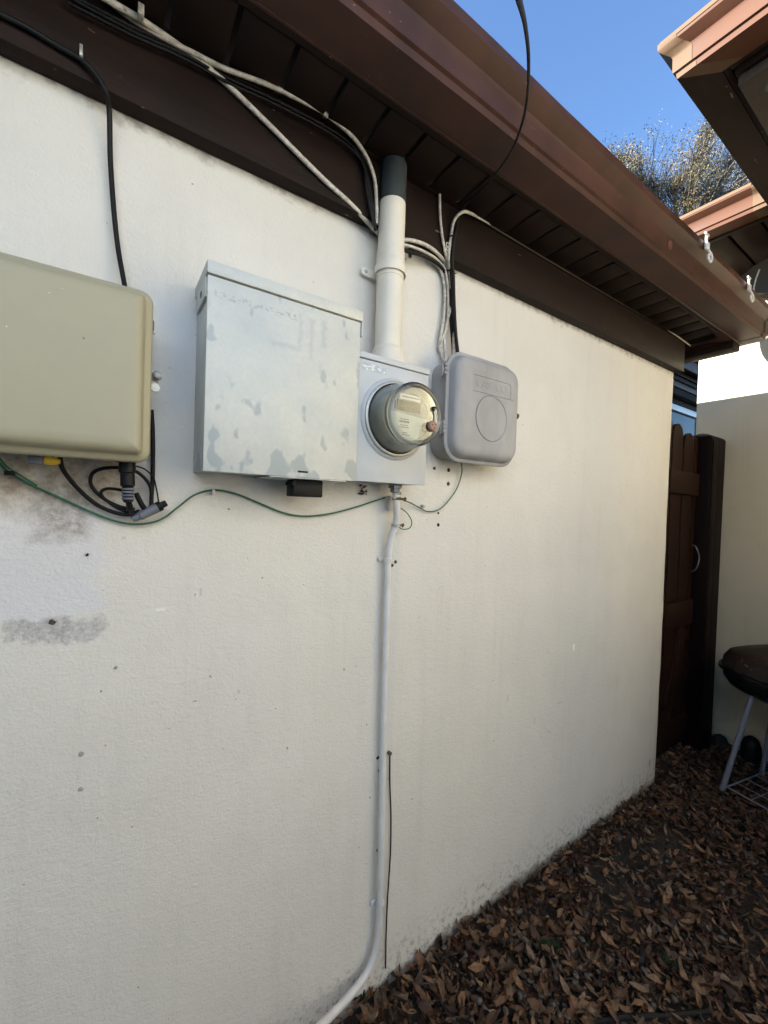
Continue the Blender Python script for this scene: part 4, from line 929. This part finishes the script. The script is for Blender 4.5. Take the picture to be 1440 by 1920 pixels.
def bare(x, y):      # patches where the soil shows
    v = mnoise.noise(Vector((x*2.3+5, y*2.3, 0)))
    q = math.hypot((x-2.15)/.35, (y+.62)/.12)
    return v > .46 or q < 1
def litter(n, seed, xr, yr, zlo, zhi, name):
    r = np.random.default_rng(seed); V = []; F = []; C = []; k = 0; made = 0
    while made < n:
        x = r.uniform(*xr); y = r.uniform(*yr)
        if y > -0.015 and x < HX+.02: continue
        if x > 3.3 and y < .2: continue
        if bare(x, y) and r.random() < .75: made += 1; continue
        small = r.random() < .55
        L = r.uniform(.008, .022) if small else r.uniform(.024, .052); wd = L*(r.uniform(.3, .8) if small else r.uniform(.22, .5))
        v = leaf_verts(L, wd, r.uniform(-.4, 1.3), r.uniform(-.4, 1.6)*L, r.uniform(-.9, .9))
        tl = r.normal(0, .42); v = v @ euler(tl, r.normal(0, .30), r.uniform(0, 6.28)).T
        edge = max(0, 0.03-abs(y))*0.8 if x < HX else 0
        z = r.uniform(zlo, zhi)+edge+.006*mnoise.noise(Vector((x*5, y*5, 1)))
        v += (x, y, z)
        if x < HX: v[:, 1] = np.minimum(v[:, 1], -.004)
        V.append(v); F += [tuple(i+k for i in f) for f in LF]; k += 18
        c = PAL[r.integers(len(PAL))]*(r.uniform(.2, .6) if r.random() < .45 else r.uniform(.7, 1.45)); C.append(np.tile(np.append(c, 1), (18, 1))); made += 1
    V = np.concatenate(V); C = np.concatenate(C)
    me = bpy.data.meshes.new(name); me.from_pydata(V.tolist(), [], F)
    ca = me.color_attributes.new('Col', 'FLOAT_COLOR', 'POINT'); ca.data.foreach_set('color', C.ravel())
    return link(me, name, M['leaf'], None, 70)
lt_ = litter(31000, 3, (0.2, 3.35), (-1.5, 0.5), -.006, .022, 'leaf_litter'); tag(lt_, 'brown fallen oak leaves covering the ground along the wall', 'leaf litter', kind='stuff')
lt2 = litter(7000, 9, (-2.2, 3.3), (-3.3, -1.4), -.004, .018, 'leaf_litter'); tag(lt2, 'brown fallen leaves farther out in the side yard', 'leaf litter', kind='stuff')
# wood chips / twigs / pebbles
def debris():
    r = np.random.default_rng(5); b = MB()
    for i in range(700):
        x = r.uniform(.5, 3.3); y = r.uniform(-1.3, -.03); a = r.uniform(0, 6.28); L = r.uniform(.02, .07); z = r.uniform(.012, .03)
        p = Vector((x, y, z)); q = p+Vector((math.cos(a)*L, math.sin(a)*L, r.uniform(-.008, .012)))
        if q.y > -.01 or p.x > 3.25: continue
        b.tube([p, p.lerp(q, .5)+Vector((0, 0, r.uniform(-.004, .006))), q], float(r.uniform(.0008, .0022)), 4)
    return b.build('twigs', simple('twig', (0.05, 0.036, 0.026), 0.8, var=0.5), None)
tg = debris(); tag(tg, 'thin broken twigs scattered among the fallen leaves', 'twigs', kind='stuff')
def pebbles():
    r = np.random.default_rng(15); b = MB()
    for i in range(800):
        if r.random() < .5: x = r.normal(1.05, .28); y = r.normal(-.42, .16)
        else: x = r.uniform(.6, 3.2); y = r.uniform(-1.2, -.05)
        if y > -.02: continue
        s = r.uniform(.003, .0105); c_ = Vector((x, y, .016+r.uniform(-.004, .008)))
        bmesh.ops.create_icosphere(b.bm, subdivisions=1, radius=1, matrix=Matrix.Translation(c_) @ Matrix.Rotation(r.uniform(0, 6.28), 4, 'Z') @ Matrix.Diagonal((s*r.uniform(.9, 1.6), s, s*.6, 1)))
    return b.build('pebbles', simple('pebble', (0.080, 0.070, 0.060), 0.7, var=0.6, vscale=35), None, smooth=60)
tag(pebbles(), 'small pale pebbles showing between the leaves', 'pebbles', kind='stuff')
# the largest nearest leaves as single objects
def singles():
    r = np.random.default_rng(21); meshes = []
    for i in range(24):
        v = leaf_verts(1, r.uniform(.26, .5), r.uniform(-.3, 1.2), r.uniform(-.4, 1.3), r.uniform(-.9, .9))
        me = bpy.data.meshes.new('leaf'); me.from_pydata(v.tolist(), [], LF); me.materials.append(M['leaf1'])
        me.polygons.foreach_set('use_smooth', [True]*len(me.polygons)); meshes.append(me)
    n = 0
    while n < 290:
        px = r.uniform(640, 1440); py = r.uniform(1560, 1925)
        q = PZ(px, py, .025)
        if q.y > -.035 or q.x > 2.2: continue
        o = bpy.data.objects.new('leaf', meshes[n % 24]); COL.objects.link(o); L = r.uniform(.032, .060); o.scale = (L, L*r.uniform(.7, 1.15), L*r.uniform(.5, 1.6))
        o.location = q+Vector((0, 0, r.uniform(-.002, .008))); o.rotation_euler = (r.normal(0, .3), r.normal(0, .2), r.uniform(0, 6.28)); rel(o, GROUND); n += 1
singles()
# weeds
def tuft(p, n, hgt, spread, label, seed):
    r = np.random.default_rng(seed); b = MB()
    for i in range(n):
        a = r.uniform(0, 6.28); rr = spread*r.random()**.6; q = Vector((p.x+math.cos(a)*rr, min(p.y+math.sin(a)*rr, -.006), p.z)); hh = hgt*r.uniform(.4, 1); w = hgt*.10
        dd = Vector((math.cos(a), math.sin(a), 0)); t_ = q+Vector((math.cos(a)*hh*.5, math.sin(a)*hh*.5, hh)); s_ = Vector((-dd.y, dd.x, 0))*w
        b.poly([q-s_, q+s_, q.lerp(t_, .6)+s_*1.1, t_, q.lerp(t_, .6)-s_*1.1], [(0, 1, 2, 3, 4)])
    tag(b.build('weed', M['moss'], None), label, 'weed')
tuft(PZ(1032, 1790, .015), 160, .028, .032, 'small dark green mossy weed growing among the leaves', 2)
tuft(PZ(1255, 1815, .015), 60, .022, .03, 'faint green weed among the leaves farther to the right', 4)
tuft(PZ(660, 1850, .01)+Vector((0, -.0, 0)), 50, .025, .012, 'little brown weed sprouting behind the bent conduit', 5)

# ------------------------------------------------------------------ oak tree beyond the roofs
def tree():
    r = random.Random(11)
    tp = CAM+ray(1276, 455)*13.0
    t_ = empty('oak_tree', (tp.x, tp.y, -0.03), 'tall sparse oak with pale limbs and grey green leaves beyond the roofs', 'tree')
    wood = MB(); tips = []
    wood.tube([Vector((tp.x, tp.y, -.1)), Vector((tp.x+.1, tp.y, 4)), Vector((tp.x, tp.y+.1, 7.4)), tp], [.34, .27, .2, .14], 10)
    wood.build('trunk', M['bark'], t_)
    limb = MB()
    def grow(p, d, L, rad, depth):
        pts = [p]; dd = d.copy(); n = 4
        for i in range(n):
            dd = (dd+Vector((r.uniform(-.22, .22), r.uniform(-.22, .22), r.uniform(-.08, .2)))).normalized(); pts.append(pts[-1]+dd*L/n)
        limb.tube(pts, [rad*(1-.45*i/n) for i in range(n+1)], 5 if depth > 1 else 7)
        if depth >= 4: tips.append(pts[-1]); tips.append(pts[2]); return
        if depth >= 2: tips.append(pts[-1])
        for k in range(3 if depth < 3 else 4):
            q = pts[r.choice((2, 3, 4))]; nd = (dd+Vector((r.uniform(-.9, .9), r.uniform(-.9, .9), r.uniform(-.35, .65)))).normalized()
            grow(q, nd, L*r.uniform(.55, .8), rad*.55, depth+1)
    lobes = ((1190, 300, 12.9, .9, .6), (1170, 320, 12.5, .8, .6), (1225, 340, 12.8, .8, .6), (1350, 350, 12.6, 1.0, .7), (1380, 290, 12.9, .9, .7), (1150, 300, 12.7, .5, .4), (1300, 300, 12.8, .9, .9), (1158, 350, 12.6, .45, .45), (1225, 385, 13.2, .6, .5), (1262, 345, 12.7, .5, .5), (1312, 285, 13.1, .75, .75), (1305, 340, 12.4, .6, .5),
             (1375, 300, 13.3, .7, .6), (1395, 345, 12.7, .6, .4), (1345, 385, 13.2, .8, .45), (1290, 400, 12.6, .6, .4), (1430, 280, 13.0, .7, .6), (1330, 245, 13.0, .35, .3))
    base = tp-Vector((0, 0, .9)); V = []; C = []; n = 0
    g = np.random.default_rng(4)
    for px, py, dist, rw_, rh_ in lobes:
        a = CAM+ray(px, py)*dist; mid = base.lerp(a, .5)+Vector((r.uniform(-.2, .2), r.uniform(-.2, .2), r.uniform(0, .25)))
        path = smooth_path([base, mid, a], 5); limb.tube(path, [.075-.055*i/len(path) for i in range(len(path))], 6)
        tone = np.array([(.10, .092, .055), (.14, .108, .045), (.08, .084, .055), (.115, .108, .082)][g.integers(4)])
        for k in range(74):
            u = g.normal(0, .5, 3); u = u/max(1, np.linalg.norm(u)); q = a+Vector((u[0]*rw_, u[1]*rw_, u[2]*rh_))
            st_ = Vector(path[int(g.integers(len(path)//2, len(path)))]); md = st_.lerp(q, .5)+Vector((g.normal(0, .08), g.normal(0, .08), g.normal(0, .08)))
            limb.tube([st_, md, q], [.014, .009, .004], 3)
            col = tone*g.uniform(.6, 1.3); sp_ = g.uniform(.05, .14)
            for i in range(int(g.integers(10, 32))):
                p = np.array(q)+g.normal(0, sp_, 3); s = g.uniform(.014, .034)
                e = g.normal(0, 1, 3); e /= np.linalg.norm(e); b_ = np.cross(e, g.normal(0, 1, 3)); b_ /= np.linalg.norm(b_)+1e-6
                V += [p-e*s, p+b_*s*.45, p+e*s, p-b_*s*.45]; C += [np.append(col*g.uniform(.6, 1.4), 1)]*4; n += 1
    limb.build('limb', M['bark'], t_)
    me = bpy.data.meshes.new('crown'); me.from_pydata([tuple(v) for v in V], [], [(4*i, 4*i+1, 4*i+2, 4*i+3) for i in range(n)])
    ca = me.color_attributes.new('Col', 'FLOAT_COLOR', 'POINT'); ca.data.foreach_set('color', np.array(C).ravel())
    link(me, 'crown', M['foliage'], t_)
    print('tree leaves', n)
tree()
print('tris approx', sum(len(o.data.polygons) for o in S.objects if o.type == 'MESH'))
